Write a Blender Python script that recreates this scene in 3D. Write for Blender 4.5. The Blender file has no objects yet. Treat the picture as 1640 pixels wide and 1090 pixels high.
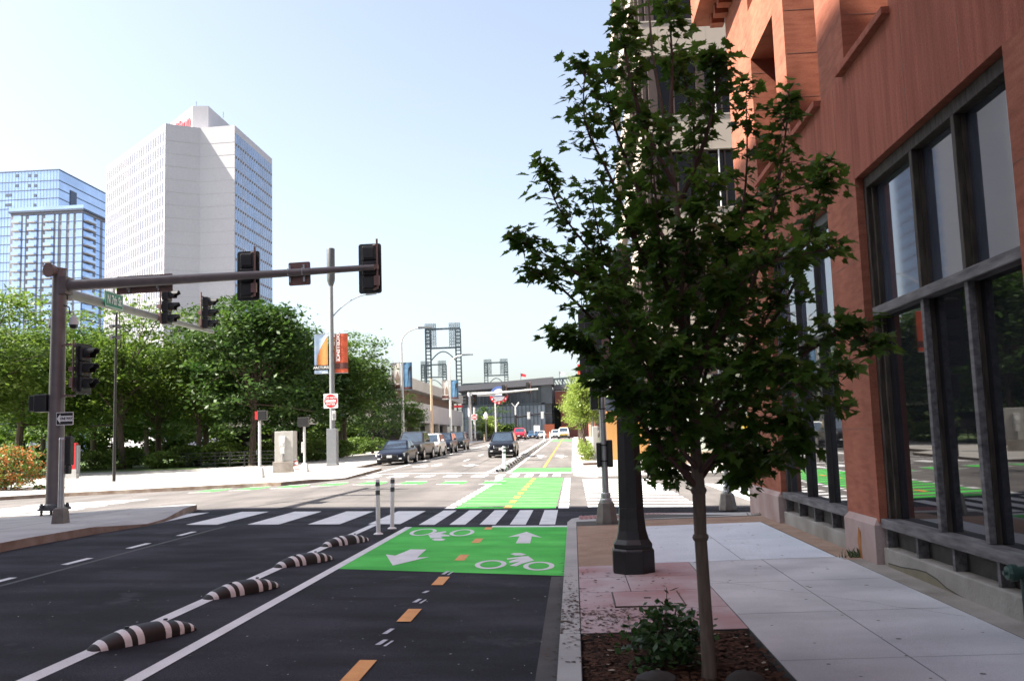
import bpy, math, random
import numpy as np
from mathutils import Vector, Matrix

SC = bpy.context.scene
COL = SC.collection
R = math.radians
rnd = random.Random(7)
nrs = np.random.RandomState(11)

# ------------------------------------------------------------------ camera
FPX, CX, CY, CAM_H = 1450.0, 820.0, 545.0, 1.65      # focal length and centre in pixels of a 1640 x 1090 frame
def _cray(u, v): return Vector(((u-CX)/FPX, (v-CY)/FPX, 1.0))
_Y = _cray(918, 697).normalized()                     # the street's vanishing point
_Z = _cray(1918, 697-31.4).cross(_Y).normalized()
if _Z.y > 0: _Z = -_Z
_X = _Y.cross(_Z)
if _X.x < 0: _X = -_X
CM = Matrix((_X, _Y, _Z))                             # camera axes -> world axes
cd = bpy.data.cameras.new('camera')
cam = bpy.data.objects.new('camera', cd); COL.objects.link(cam)
cd.sensor_width = 36.0; cd.sensor_fit = 'HORIZONTAL'; cd.lens = FPX/1640*36
cd.clip_start = 0.05; cd.clip_end = 3000
cd.dof.use_dof = True; cd.dof.focus_distance = 12.0; cd.dof.aperture_fstop = 3.6
rw, uw, bw = CM @ Vector((1, 0, 0)), CM @ Vector((0, -1, 0)), CM @ Vector((0, 0, -1))
cam.matrix_world = Matrix(((rw.x, uw.x, bw.x, 0), (rw.y, uw.y, bw.y, 0), (rw.z, uw.z, bw.z, CAM_H), (0, 0, 0, 1)))
SC.camera = cam

# ------------------------------------------------------------------ sky, sun, exposure
SUN_TO = Vector((-1.0, -0.17, 1.06)).normalized()     # direction towards the sun: from the left
w = bpy.data.worlds.new('World'); SC.world = w; w.use_nodes = True
wn = w.node_tree; wn.nodes.clear()
sky = wn.nodes.new('ShaderNodeTexSky'); sky.sky_type = 'NISHITA'; sky.sun_disc = False
sky.sun_elevation = math.asin(SUN_TO.z); sky.sun_rotation = math.atan2(SUN_TO.x, SUN_TO.y)
sky.air_density = 1.0; sky.dust_density = 2.6; sky.ozone_density = 1.0
bg = wn.nodes.new('ShaderNodeBackground'); bg.inputs['Strength'].default_value = 0.085
wo = wn.nodes.new('ShaderNodeOutputWorld')
hs = wn.nodes.new('ShaderNodeHueSaturation'); hs.inputs['Saturation'].default_value = 0.70; hs.inputs['Value'].default_value = 0.90
wn.links.new(sky.outputs[0], hs.inputs['Color']); wn.links.new(hs.outputs[0], bg.inputs[0]); wn.links.new(bg.outputs[0], wo.inputs[0])
sl = bpy.data.lights.new('sun', 'SUN'); sl.energy = 5.0; sl.angle = R(0.5); sl.color = (1.0, 0.93, 0.83)
sun = bpy.data.objects.new('sun', sl); COL.objects.link(sun)
sun.rotation_euler = SUN_TO.to_track_quat('Z', 'Y').to_euler()
SC.view_settings.view_transform = 'Standard'; SC.view_settings.look = 'None'
SC.view_settings.exposure = 2.0; SC.view_settings.gamma = 1.0

# ------------------------------------------------------------------ ground shape
def G(y):                                            # the street climbs gently beyond the crossing
    return 0.0 if y < 45 else (0.013*(y-45) if y < 130 else 0.013*85)
def SX(x):                                           # camber: crown eight metres left of the kerb
    return 0.176 - 0.022*min(abs(x+8.0), 16.0)
def zroad(x, y): return G(y) + SX(x)
def zleft(x, y): return zroad(x, y) + 0.14
def zright(x, y): return G(y) + 0.13 + 0.012*max(x, 0.0)
def ray(u, v): return CM @ _cray(u, v)
def atY(u, v, Y):
    r = ray(u, v); t = Y/r.y; return Vector((r.x*t, Y, CAM_H + r.z*t))
def atX(u, v, X):
    r = ray(u, v); t = X/r.x; return Vector((X, r.y*t, CAM_H + r.z*t))
def hit(u, v, zf=zroad):
    r = ray(u, v); p = 1.0; t = 1.0
    while t < 700:
        q = r*t
        if q.z + CAM_H < zf(q.x, q.y):
            lo, hi = p, t
            for _ in range(40):
                m = (lo+hi)/2; q = r*m
                if q.z + CAM_H < zf(q.x, q.y): hi = m
                else: lo = m
            q = r*hi; return Vector((q.x, q.y, q.z + CAM_H))
        p = t; t += 0.25
    return None
def xat(u, Y, z):                                     # world x of pixel column u at depth Y and height z
    lo, hi = -400.0, 400.0
    inv = CM.transposed()
    for _ in range(50):
        m = (lo+hi)/2; c = inv @ Vector((m, Y, z-CAM_H))
        if CX + FPX*c.x/c.z < u: lo = m
        else: hi = m
    return lo
def zat(v, x, Y):
    lo, hi = -20.0, 400.0
    inv = CM.transposed()
    for _ in range(50):
        m = (lo+hi)/2; c = inv @ Vector((x, Y, m-CAM_H))
        if CY + FPX*c.y/c.z > v: lo = m
        else: hi = m
    return lo

# ------------------------------------------------------------------ materials
MATS = {}
def mat(name, col, rough=0.6, metal=0.0, var=0.12, scale=4.0, bump=0.0, bscale=None, spec=0.5, col2=None, detail=5.0,
        speck=0.0, sscale=250.0, stretch=None, trans=0.0, ior=None, emit=None, world=False, coat=0.0, wear=None, streak=None):
    m = bpy.data.materials.new(name); m.use_nodes = True; n = m.node_tree.nodes; l = m.node_tree.links
    b = n['Principled BSDF']
    b.inputs['Roughness'].default_value = rough; b.inputs['Metallic'].default_value = metal
    b.inputs['Specular IOR Level'].default_value = spec
    if ior: b.inputs['IOR'].default_value = ior
    if coat: b.inputs['Coat Weight'].default_value = coat; b.inputs['Coat Roughness'].default_value = 0.05
    c = (*col, 1.0)
    if world:
        tc = n.new('ShaderNodeNewGeometry'); so = tc.outputs['Position']
    else:
        tc = n.new('ShaderNodeTexCoord'); so = tc.outputs['Object']
    if stretch:
        mp = n.new('ShaderNodeMapping'); mp.inputs['Scale'].default_value = stretch
        l.new(so, mp.inputs[0]); so = mp.outputs[0]
    nz = n.new('ShaderNodeTexNoise'); nz.inputs['Scale'].default_value = scale; nz.inputs['Detail'].default_value = detail
    l.new(so, nz.inputs['Vector'])
    rp = n.new('ShaderNodeValToRGB'); rp.color_ramp.elements[0].position = 0.3; rp.color_ramp.elements[1].position = 0.72
    if col2 is None:
        a = tuple(max(0, x*(1-var)) for x in col); d = tuple(min(1, x*(1+var)) for x in col)
    else: a, d = col, col2
    rp.color_ramp.elements[0].color = (*a, 1); rp.color_ramp.elements[1].color = (*d, 1)
    l.new(nz.outputs[0], rp.inputs[0]); out = rp.outputs[0]
    if speck:
        n2 = n.new('ShaderNodeTexNoise'); n2.inputs['Scale'].default_value = sscale; n2.inputs['Detail'].default_value = 2
        l.new(tc.outputs['Position' if world else 'Object'], n2.inputs['Vector'])
        r2 = n.new('ShaderNodeMapRange'); r2.inputs[1].default_value = 0.3; r2.inputs[2].default_value = 0.7
        r2.inputs[3].default_value = 1-speck; r2.inputs[4].default_value = 1+speck
        l.new(n2.outputs[0], r2.inputs[0])
        mx = n.new('ShaderNodeVectorMath'); mx.operation = 'SCALE'
        l.new(out, mx.inputs[0]); l.new(r2.outputs[0], mx.inputs['Scale']); out = mx.outputs[0]
    geo_out = tc.outputs['Position' if world else 'Object']
    if streak:                                       # long soft stains or tracks: (strength, mapping scale)
        mp2 = n.new('ShaderNodeMapping'); mp2.inputs['Scale'].default_value = streak[1]; l.new(geo_out, mp2.inputs[0])
        n3 = n.new('ShaderNodeTexNoise'); n3.inputs['Scale'].default_value = 1.0; n3.inputs['Detail'].default_value = 6; l.new(mp2.outputs[0], n3.inputs['Vector'])
        r3 = n.new('ShaderNodeMapRange'); r3.inputs[1].default_value = 0.38; r3.inputs[2].default_value = 0.64
        r3.inputs[3].default_value = 1-streak[0]; r3.inputs[4].default_value = 1+streak[0]; l.new(n3.outputs[0], r3.inputs[0])
        mx3 = n.new('ShaderNodeVectorMath'); mx3.operation = 'SCALE'; l.new(out, mx3.inputs[0]); l.new(r3.outputs[0], mx3.inputs['Scale']); out = mx3.outputs[0]
    if wear:                                         # worn patches showing what lies underneath: (threshold, colour, scale)
        n4 = n.new('ShaderNodeTexNoise'); n4.inputs['Scale'].default_value = wear[2]; n4.inputs['Detail'].default_value = 12; n4.inputs['Roughness'].default_value = .72
        l.new(geo_out, n4.inputs['Vector'])
        r4 = n.new('ShaderNodeMapRange'); r4.inputs[1].default_value = wear[0]; r4.inputs[2].default_value = wear[0]+.09; l.new(n4.outputs[0], r4.inputs[0])
        mc = n.new('ShaderNodeMix'); mc.data_type = 'RGBA'; l.new(r4.outputs[0], mc.inputs[0]); l.new(out, mc.inputs[6]); mc.inputs[7].default_value = (*wear[1], 1); out = mc.outputs[2]
    l.new(out, b.inputs['Base Color'])
    if bump:
        nb = n.new('ShaderNodeTexNoise'); nb.inputs['Scale'].default_value = bscale or scale*6; nb.inputs['Detail'].default_value = 4
        l.new(so, nb.inputs['Vector'])
        bp = n.new('ShaderNodeBump'); bp.inputs['Strength'].default_value = bump; bp.inputs['Distance'].default_value = 0.02
        l.new(nb.outputs[0], bp.inputs['Height']); l.new(bp.outputs[0], b.inputs['Normal'])
    if trans:
        t = n.new('ShaderNodeBsdfTranslucent'); l.new(out, t.inputs[0])
        ms = n.new('ShaderNodeMixShader'); ms.inputs[0].default_value = trans
        o = n['Material Output']
        l.new(b.outputs[0], ms.inputs[1]); l.new(t.outputs[0], ms.inputs[2]); l.new(ms.outputs[0], o.inputs[0])
    if emit:
        b.inputs['Emission Color'].default_value = (*emit[0], 1); b.inputs['Emission Strength'].default_value = emit[1]
    MATS[name] = m
    return m

# ------------------------------------------------------------------ mesh builder
class MB:
    def __init__(s): s.v = []; s.f = []; s.m = []
    def add(s, vs, fs, mi=0):
        o = len(s.v); s.v += [tuple(p) for p in vs]
        s.f += [tuple(i+o for i in q) for q in fs]; s.m += [mi]*len(fs); return s
    def quad(s, a, b, c, d, mi=0): return s.add((a, b, c, d), ((0, 1, 2, 3),), mi)
    def poly(s, ps, mi=0): return s.add(ps, (tuple(range(len(ps))),), mi)
    def hexa(s, p, mi=0):        # p: 4 bottom (ccw from above) then 4 top
        return s.add(p, ((3, 2, 1, 0), (4, 5, 6, 7), (0, 1, 5, 4), (1, 2, 6, 5), (2, 3, 7, 6), (3, 0, 4, 7)), mi)
    def box(s, c, d, mi=0, rz=0.0, taper=1.0):
        x, y, z = d[0]/2, d[1]/2, d[2]/2; p = []
        ca, sa = math.cos(rz), math.sin(rz)
        for dz, k in ((-z, 1.0), (z, taper)):
            for sx, sy in ((-1, -1), (1, -1), (1, 1), (-1, 1)):
                a, b = sx*x*k, sy*y*k
                p.append((c[0]+a*ca-b*sa, c[1]+a*sa+b*ca, c[2]+dz))
        return s.hexa(p, mi)
    def span(s, x0, x1, y0, y1, z0, z1, mi=0): return s.box(((x0+x1)/2, (y0+y1)/2, (z0+z1)/2), (x1-x0, y1-y0, z1-z0), mi)
    def tube(s, pts, rad, n=10, mi=0, caps=True):
        pts = [Vector(p) for p in pts]; k = len(pts)
        if not isinstance(rad, (list, tuple)): rad = [rad]*k
        o = len(s.v); up = None
        for i, p in enumerate(pts):
            t = (pts[min(i+1, k-1)]-pts[max(i-1, 0)]).normalized()
            if up is None:
                up = Vector((0, 0, 1)) if abs(t.z) < 0.9 else Vector((1, 0, 0))
            a = up - t*up.dot(t)
            a.normalize(); up = a; b = t.cross(a)
            for j in range(n):
                q = 2*math.pi*j/n + (math.pi/n if n == 4 else 0)
                s.v.append(tuple(p + a*(math.cos(q)*rad[i]) + b*(math.sin(q)*rad[i])))
        for i in range(k-1):
            for j in range(n):
                j2 = (j+1) % n
                s.f.append((o+i*n+j, o+i*n+j2, o+(i+1)*n+j2, o+(i+1)*n+j)); s.m.append(mi)
        if caps:
            s.f.append(tuple(o+j for j in reversed(range(n)))); s.m.append(mi)
            s.f.append(tuple(o+(k-1)*n+j for j in range(n))); s.m.append(mi)
        return s
    def beam(s, a, b, w, h=None, mi=0):
        a = Vector(a); b = Vector(b); t = (b-a).normalized(); h = h or w
        up = Vector((0, 0, 1)) if abs(t.z) < 0.95 else Vector((0, 1, 0))
        x = t.cross(up).normalized(); u = x.cross(t)
        p = []
        for q in (a, b):
            p += [q - x*w/2 - u*h/2, q + x*w/2 - u*h/2, q + x*w/2 + u*h/2, q - x*w/2 + u*h/2]
        return s.hexa(p, mi)
    def lathe(s, prof, n=16, mi=0, o=(0, 0, 0), caps=True, ph=0.0):
        b = len(s.v)
        for r, z in prof:
            for j in range(n):
                q = 2*math.pi*j/n+ph; s.v.append((o[0]+r*math.cos(q), o[1]+r*math.sin(q), o[2]+z))
        for i in range(len(prof)-1):
            for j in range(n):
                j2 = (j+1) % n
                s.f.append((b+i*n+j, b+i*n+j2, b+(i+1)*n+j2, b+(i+1)*n+j)); s.m.append(mi)
        if caps:
            s.f.append(tuple(b+j for j in reversed(range(n)))); s.m.append(mi)
            s.f.append(tuple(b+(len(prof)-1)*n+j for j in range(n))); s.m.append(mi)
        return s
    def prism(s, poly, z0, z1, mi=0, mtop=None, mside=None):      # z may be functions of (x, y)
        f0 = z0 if callable(z0) else (lambda x, y: z0)
        f1 = z1 if callable(z1) else (lambda x, y: z1)
        n = len(poly)
        a = sum(poly[i][0]*poly[(i+1) % n][1]-poly[(i+1) % n][0]*poly[i][1] for i in range(n))
        if a < 0: poly = poly[::-1]
        bot = [(x, y, f0(x, y)) for x, y in poly]; top = [(x, y, f1(x, y)) for x, y in poly]
        s.add(top, (tuple(range(n)),), mi if mtop is None else mtop)
        s.add(bot, (tuple(reversed(range(n))),), mi)
        for i in range(n):
            j = (i+1) % n; s.quad(bot[i], bot[j], top[j], top[i], mi if mside is None else mside)
        return s
    def build(s, name, mats, parent=None, loc=None, smooth=False, bevel=0.0, seg=2, auto=None):
        me = bpy.data.meshes.new(name); me.from_pydata(s.v, [], s.f)
        if not isinstance(mats, (list, tuple)): mats = [mats]
        for m in mats: me.materials.append(m)
        me.polygons.foreach_set('material_index', s.m)
        if smooth: me.polygons.foreach_set('use_smooth', [True]*len(s.f))
        me.update()
        o = bpy.data.objects.new(name, me); COL.objects.link(o)
        if parent is not None: o.parent = parent
        if loc is not None: o.location = loc
        if bevel:
            bv = o.modifiers.new('bevel', 'BEVEL'); bv.width = bevel; bv.segments = seg; bv.limit_method = 'ANGLE'; bv.angle_limit = R(35)
        if smooth:
            try:
                me.set_sharp_from_angle(angle=R(38))
            except Exception: pass
        return o

def thing(name, label, cat, loc=(0, 0, 0), rz=0.0, group=None):
    o = bpy.data.objects.new(name, None); COL.objects.link(o); o.empty_display_size = 0.3
    o.location = loc; o.rotation_euler = (0, 0, rz); o['label'] = label; o['category'] = cat
    if group: o['group'] = group
    return o
def tag(o, label, cat, group=None, kind=None):
    o['label'] = label; o['category'] = cat
    if group: o['group'] = group
    if kind: o['kind'] = kind
    return o
def struct(o, kind='structure', label=None, cat=None):
    o['kind'] = kind
    if label: o['label'] = label
    if cat: o['category'] = cat
    return o
def dup(root, loc, rz=None, label=None, group=None, scale=None, swap=None):
    r = root.copy(); COL.objects.link(r); r.location = loc
    if rz is not None: r.rotation_euler = (0, 0, rz)
    if label: r['label'] = label
    if group: r['group'] = group
    if scale is not None: r.scale = scale if isinstance(scale, (tuple, list)) else (scale,)*3
    for ch in list(root.children):
        c = ch.copy(); COL.objects.link(c); c.parent = r
        for g in list(ch.children):
            d = g.copy(); COL.objects.link(d); d.parent = c
    return r
def text_mesh(txt, size, mi_mat, name, parent=None, align='CENTER', ext=0.002, bold=0.0, sx=1.0):
    cu = bpy.data.curves.new('t', 'FONT'); cu.body = txt; cu.size = size; cu.align_x = align; cu.align_y = 'CENTER'
    cu.extrude = ext; cu.offset = bold; cu.resolution_u = 3
    to = bpy.data.objects.new('t', cu); COL.objects.link(to)
    dg = bpy.context.evaluated_depsgraph_get(); dg.update()
    me = bpy.data.meshes.new_from_object(to.evaluated_get(dg))
    bpy.data.objects.remove(to); me.name = name
    me.materials.clear(); me.materials.append(mi_mat)
    if sx != 1.0: me.transform(Matrix.Scale(sx, 4, (1, 0, 0)))
    o = bpy.data.objects.new(name, me); COL.objects.link(o)
    if parent is not None: o.parent = parent
    return o
FACE_CAM = (R(90), 0, 0)                 # text standing up, read from -Y
FACE_RIGHT = (R(90), 0, R(90))           # text standing up, read from +X
FACE_LEFT = (R(90), 0, R(-90))

# ------------------------------------------------------------------ material set
asph = mat('asphalt_dark', (0.0165, 0.0162, 0.0225), 0.78, spec=.13, scale=0.8, col2=(0.037, 0.036, 0.0465), speck=0.6, sscale=95, bump=0.8, bscale=90, world=True, detail=9, streak=(.42, (.55, 1.5, 1)), wear=(.585, (.050, .049, .059), .9))  # darker tone, for the near road up to the crossing
asph_pale = mat('asphalt_pale', (0.085, 0.077, 0.074), 0.85, scale=0.5, col2=(0.135, 0.123, 0.118), speck=0.3, sscale=60, bump=0.4, bscale=80, world=True, detail=9, streak=(.2, (1.1, .12, 1)), wear=(.68, (.05, .046, .045), .9))  # paler tone, for the road from the crossing onwards
conc = mat('concrete', (0.31, 0.305, 0.30), 0.85, scale=1.3, col2=(0.43, 0.42, 0.41), speck=0.10, sscale=180, bump=0.15, bscale=90, world=True, detail=8)
conc_new = mat('concrete_new', (0.40, 0.405, 0.425), 0.8, scale=1.3, col2=(0.56, 0.565, 0.585), speck=0.14, sscale=120, bump=0.2, bscale=90, world=True, detail=10, streak=(.09, (.5, 1.6, 1)), wear=(.67, (.28, .27, .27), 2.6))  # slight blue of skylit shade is mixed into this concrete colour
conc_plaza = mat('concrete_plaza', (0.28, 0.265, 0.25), 0.85, scale=0.6, col2=(0.38, 0.365, 0.345), speck=0.10, sscale=60, world=True, detail=8)
conc_dirty = mat('concrete_dirty', (0.20, 0.175, 0.15), 0.9, scale=2.2, col2=(0.34, 0.31, 0.28), speck=0.15, sscale=120, bump=0.3, bscale=60, world=True, detail=9)
kerb_old = mat('kerb_worn', (0.17, 0.11, 0.075), 0.9, scale=2.5, col2=(0.36, 0.30, 0.25), speck=0.15, sscale=80, bump=0.3, world=True, detail=9)
joint = mat('joint', (0.06, 0.055, 0.05), 0.95)
aggr = mat('aggregate_tan', (0.27, 0.175, 0.12), 0.9, scale=3, col2=(0.37, 0.26, 0.19), speck=0.45, sscale=110, bump=0.5, bscale=120, world=True)
red_stain = mat('red_stained_concrete', (0.33, 0.16, 0.165), 0.85, scale=1.4, col2=(0.46, 0.42, 0.435), speck=0.10, sscale=160, bump=0.15, world=True, detail=6)
tactile = mat('tactile_red', (0.30, 0.14, 0.135), 0.75, var=0.25, scale=6, world=True)
white_p = mat('paint_white', (0.58, 0.58, 0.59), 0.6, scale=3, col2=(0.74, 0.74, 0.75), speck=0.14, sscale=120, world=True, detail=8, wear=(.64, (.16, .16, .17), 6.0))
green_p = mat('paint_green', (0.045, 0.42, 0.050), 0.7, spec=.12, scale=1.1, col2=(0.105, 0.60, 0.10), speck=0.16, sscale=110, world=True, detail=9, streak=(.10, (.5, 2.2, 1)), wear=(.645, (.12, .30, .13), 2.2))
orange_p = mat('paint_orange', (0.62, 0.24, 0.035), 0.6, scale=5, col2=(0.76, 0.34, 0.07), speck=0.15, sscale=120, world=True, detail=8, wear=(.66, (.10, .06, .04), 9.0))
chalk = mat('paint_chalk', (0.36, 0.38, 0.44), 0.8, scale=14, col2=(0.62, 0.64, 0.70), world=True)
mulch_m = mat('mulch', (0.020, 0.009, 0.006), 0.95, spec=.1, scale=18, col2=(0.055, 0.034, 0.025), bump=0.8, bscale=90, world=True)
chip_m = mat('mulch_chip', (0.035, 0.015, 0.009), 0.95, spec=.08, scale=30, col2=(0.10, 0.052, 0.034), world=True)
litter_m = mat('leaf_litter', (0.05, 0.028, 0.02), 0.9, scale=30, col2=(0.10, 0.06, 0.035), world=True)
lawn_m = mat('lawn', (0.04, 0.075, 0.018), 0.95, scale=1.2, col2=(0.09, 0.15, 0.035), world=True, detail=9)
black_m = mat('black_metal', (0.012, 0.012, 0.014), 0.38, var=0.2, scale=9, bump=0.05)
black_pl = mat('black_plastic', (0.014, 0.014, 0.015), 0.5, var=0.2, scale=9)
rubber = mat('black_rubber', (0.010, 0.010, 0.010), 0.6, scale=8, col2=(0.022, 0.021, 0.021), bump=0.15, bscale=200)
tape = mat('reflective_tape', (0.70, 0.69, 0.69), 0.45, var=0.12, scale=20)
bronze = mat('bronze_paint', (0.125, 0.108, 0.108), 0.38, var=0.12, scale=5, spec=0.5)
bronze_l = mat('bronze_sign_back', (0.17, 0.105, 0.095), 0.55, var=0.1, scale=4)
galv = mat('galvanised', (0.40, 0.41, 0.42), 0.38, metal=0.75, var=0.14, scale=7)
arm_grey = mat('arm_grey_paint', (0.21, 0.205, 0.20), 0.5, var=0.1, scale=3)
galv_w = mat('pale_steel_paint', (0.55, 0.55, 0.54), 0.5, var=0.08, scale=5)
grey_m = mat('grey_paint', (0.20, 0.21, 0.225), 0.45, var=0.08, scale=5)
rail_m = mat('rail_black', (.014, .014, .016), .5)
dgrey_m = mat('dark_grey_paint', (0.07, 0.075, 0.08), 0.45, var=0.1, scale=5)
tanpole = mat('tan_paint', (0.42, 0.30, 0.21), 0.6, var=0.08, scale=5)
castiron = mat('cast_base', (0.16, 0.145, 0.13), 0.55, var=0.2, scale=9, bump=0.1)
sign_white = mat('sign_white', (0.78, 0.78, 0.77), 0.45, var=0.03)
sign_red = mat('sign_red', (0.60, 0.022, 0.03), 0.45, var=0.05)
sign_green = mat('sign_green', (0.0, 0.20, 0.115), 0.4, var=0.06)
sign_black = mat('sign_black', (0.02, 0.02, 0.02), 0.45, var=0.1)
lens_dark = mat('lens_dark', (0.03, 0.01, 0.01), 0.2, var=0.1)
# ================================================================== GROUND, ROADS, PAVEMENTS
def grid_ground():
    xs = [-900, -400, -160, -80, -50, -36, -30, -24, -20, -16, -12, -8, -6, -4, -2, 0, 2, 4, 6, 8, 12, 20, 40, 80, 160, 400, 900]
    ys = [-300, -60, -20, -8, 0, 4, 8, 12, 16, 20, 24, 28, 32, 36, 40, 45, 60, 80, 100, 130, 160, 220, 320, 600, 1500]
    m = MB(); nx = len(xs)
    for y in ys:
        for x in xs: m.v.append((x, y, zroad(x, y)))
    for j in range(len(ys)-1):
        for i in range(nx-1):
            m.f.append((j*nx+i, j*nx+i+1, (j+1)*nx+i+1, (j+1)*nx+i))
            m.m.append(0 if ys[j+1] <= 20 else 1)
    return struct(m.build('road', [asph, asph_pale]))
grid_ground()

XB = [-24.0, -8.0, 8.0]; YB = [45.0, 130.0]
def cuts(a, b, bs): return [a] + [c for c in bs if a < c < b] + [b]
def patch(m, x0, x1, y0, y1, off=0.004, mi=0, zf=zroad):
    X = cuts(x0, x1, XB); Y = cuts(y0, y1, YB)
    for i in range(len(X)-1):
        for j in range(len(Y)-1):
            m.quad(*[(x, y, zf(x, y)+off) for x, y in ((X[i], Y[j]), (X[i+1], Y[j]), (X[i+1], Y[j+1]), (X[i], Y[j+1]))], mi)
def ppoly(m, pts, off=0.004, mi=0, zf=zroad): m.poly([(x, y, zf(x, y)+off) for x, y in pts], mi)
def para(m, x0, x1, y0, y1, sk=0.0, off=0.004, mi=0):
    # a marking quad whose far edge is shifted sideways, cut at the road's crown
    if x0 < -8 < x1:
        ppoly(m, [(x0, y0), (-8, y0), (-8, y1), (x0, y1)], off, mi); ppoly(m, [(-8, y0), (x1, y0), (x1, y1), (-8, y1)], off, mi)
    else: ppoly(m, [(x0, y0), (x1, y0), (x1+sk, y1), (x0+sk, y1)], off, mi)

# dark asphalt strip between the two crossings keeps the dark tone up to the crossing's start
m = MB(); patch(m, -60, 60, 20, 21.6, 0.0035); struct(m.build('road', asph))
# --- worn green bike box, arrows and symbols
m = MB(); ppoly(m, [(-3.02, 11.5), (-0.16, 10.95), (-0.16, 16.72), (-3.02, 16.72)], 0.004); struct(m.build('bike_lane', green_p))
m = MB()
def ring(cx, cy, rx, ry, wd, off=0.008, n=36, mi=0):
    for i in range(n):
        a, b = 2*math.pi*i/n, 2*math.pi*(i+1)/n
        q = [(cx+(rx)*math.cos(a), cy+ry*math.sin(a)), (cx+rx*math.cos(b), cy+ry*math.sin(b)),
             (cx+(rx-wd)*math.cos(b), cy+(ry-wd*1.6)*math.sin(b)), (cx+(rx-wd)*math.cos(a), cy+(ry-wd*1.6)*math.sin(a))]
        ppoly(m, q, off, mi)
def from_px(pts, off=0.008):
    ps = []
    for u, v in pts:
        p = hit(u, v); ps.append((p.x, p.y))
    a = sum(ps[i][0]*ps[(i+1) % len(ps)][1]-ps[(i+1) % len(ps)][0]*ps[i][1] for i in range(len(ps)))
    ppoly(m, ps if a > 0 else ps[::-1], off)
# bike symbols lying on the lane: (wheel rings, rider pieces)
for ux, vy, wpx in ((786, 904, 25), (863, 906.5, 25), (678, 852, 20), (740, 853, 19)):
    c = hit(ux, vy); e = hit(ux+wpx, vy); t = hit(ux, vy-wpx*0.28); b_ = hit(ux, vy+wpx*0.28)
    ring(c.x, c.y, abs(e.x-c.x), abs(t.y-b_.y)/2, 0.065)
def cpx(x, y): return (640+x*280/1640.0, 840+y*85/498.0)
for poly in ([(1040, 278), (1075, 268), (1130, 268), (1190, 280), (1150, 291), (1085, 292)],
             [(1150, 300), (1205, 297), (1262, 338), (1220, 348), (1150, 368), (1095, 393), (1030, 388), (1110, 355), (1130, 346), (1030, 362), (1030, 345), (1120, 318), (1010, 330), (1005, 320)],
             [(300, 142), (330, 130), (390, 130), (432, 142), (395, 152), (330, 152)],
             [(270, 98), (340, 75), (430, 62), (440, 72), (385, 88), (465, 100), (470, 110), (385, 112), (400, 124), (290, 128)],
             [(1090, 176), (1125, 110), (1015, 118), (1190, 68), (1335, 122), (1240, 112), (1225, 176)]):
    from_px([cpx(*p) for p in poly])
from_px([(657, 880), (683, 880), (668, 893), (687, 892), (629, 906), (618, 888), (633, 890)])
struct(m.build('bike_marking', white_p))
# --- white lines bounding the lane and the buffer
m = MB()
patch(m, -3.14, -3.02, -8, 16.75, 0.006)
patch(m, -3.90, -3.76, -8, 17.3, 0.004)
patch(m, -1.55, -0.16, 16.72, 16.98, 0.004)
for k in range(-3, 7): para(m, -6.88, -6.78, 10.45+k*1.76-0.33, 10.45+k*1.76+0.33) if k < 4 else None
struct(m.build('lane_line', white_p))
m = MB()
for k in range(-4, 6):
    y = 6.55+k*2.0
    if y < 16.9: patch(m, -1.645, -1.515, y-0.3, y+0.3 if y < 16 else y+.1, 0.008)
struct(m.build('lane_line', orange_p))
m = MB()                                            # chalk guide strokes of the layout crew
for i, y in enumerate((4.9, 5.7, 7.35, 7.75, 9.2, 9.75, 11.05)):
    x = -1.62 + rnd.uniform(-.03, .03); l_ = rnd.uniform(.12, .3)
    ppoly(m, [(x-.025, y), (x+.02, y), (x+.045, y+l_), (x+.005, y+l_)], 0.006)
    if i % 2 == 0: ppoly(m, [(x+.05, y-.04), (x+.075, y-.05), (x+.10, y+l_*.8), (x+.08, y+l_*.8)], 0.006)
struct(m.build('chalk_marking', chalk))
# --- near crosswalk: wide bars over the traffic lanes, narrow ones over the bike lane
m = MB()
for u0, u1 in ((215, 258), (306, 372), (402, 464), (497, 545), (592, 640)):
    a = hit(u0, 838); b_ = hit(u1+8, 838)
    para(m, a.x, a.x+0.62, 17.35, 20.35)
for x in (-2.82, -2.24, -1.67, -1.10, -0.55): patch(m, x-0.15, x+0.15, 17.2, 20.5, 0.004)
struct(m.build('crosswalk', white_p))
# --- bike crossing through the junction: green bars, white blocks at the sides, orange middle
g, w_, o_ = MB(), MB(), MB()
y = 20.95
while y < 35.4:
    patch(g, -2.78, -0.46, y, y+0.60, 0.005); patch(w_, -3.02, -2.80, y, y+0.60, 0.005); patch(w_, -0.40, -0.16, y, y+0.60, 0.005)
    y += 1.02
for k in range(9): patch(o_, -1.66, -1.50, 21.0+k*1.72, 21.75+k*1.72, 0.009)
patch(w_, -3.11, -3.0, 35.5, 39.2, 0.005)
# --- far crosswalk, stop line, far bike lane
x = -8.9
while x < -3.4:
    patch(w_, x, x+0.58, 37.2, 39.3, 0.005); x += 1.16
for x in (-3.1, -2.5, -1.9, -1.3, -0.75): patch(w_, x-0.16, x+0.16, 37.2, 39.3, 0.005)
patch(w_, -9.5, -3.5, 41.0, 41.4, 0.005)
patch(g, -2.95, -0.12, 41.3, 45.0, 0.005); patch(g, -2.95, -0.12, 45.0, 46.3, 0.005)
patch(w_, -2.95, -0.12, 40.7, 41.25, 0.005)
for y0, y1 in ((41.4, 130), (130, 175)):
    patch(w_, -3.10, -2.96, y0, y1, 0.006); patch(w_, -4.05, -3.88, y0, y1, 0.006); patch(w_, -0.12, 0.08, y0, y1, 0.006)
y = 47.0
while y < 150: patch(o_, -1.62, -1.48, y, y+1.1, 0.009); y += 1.5
patch(g, -2.95, -0.12, 118, 126, 0.005)
for y in (62.0, 64.4): pass
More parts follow.
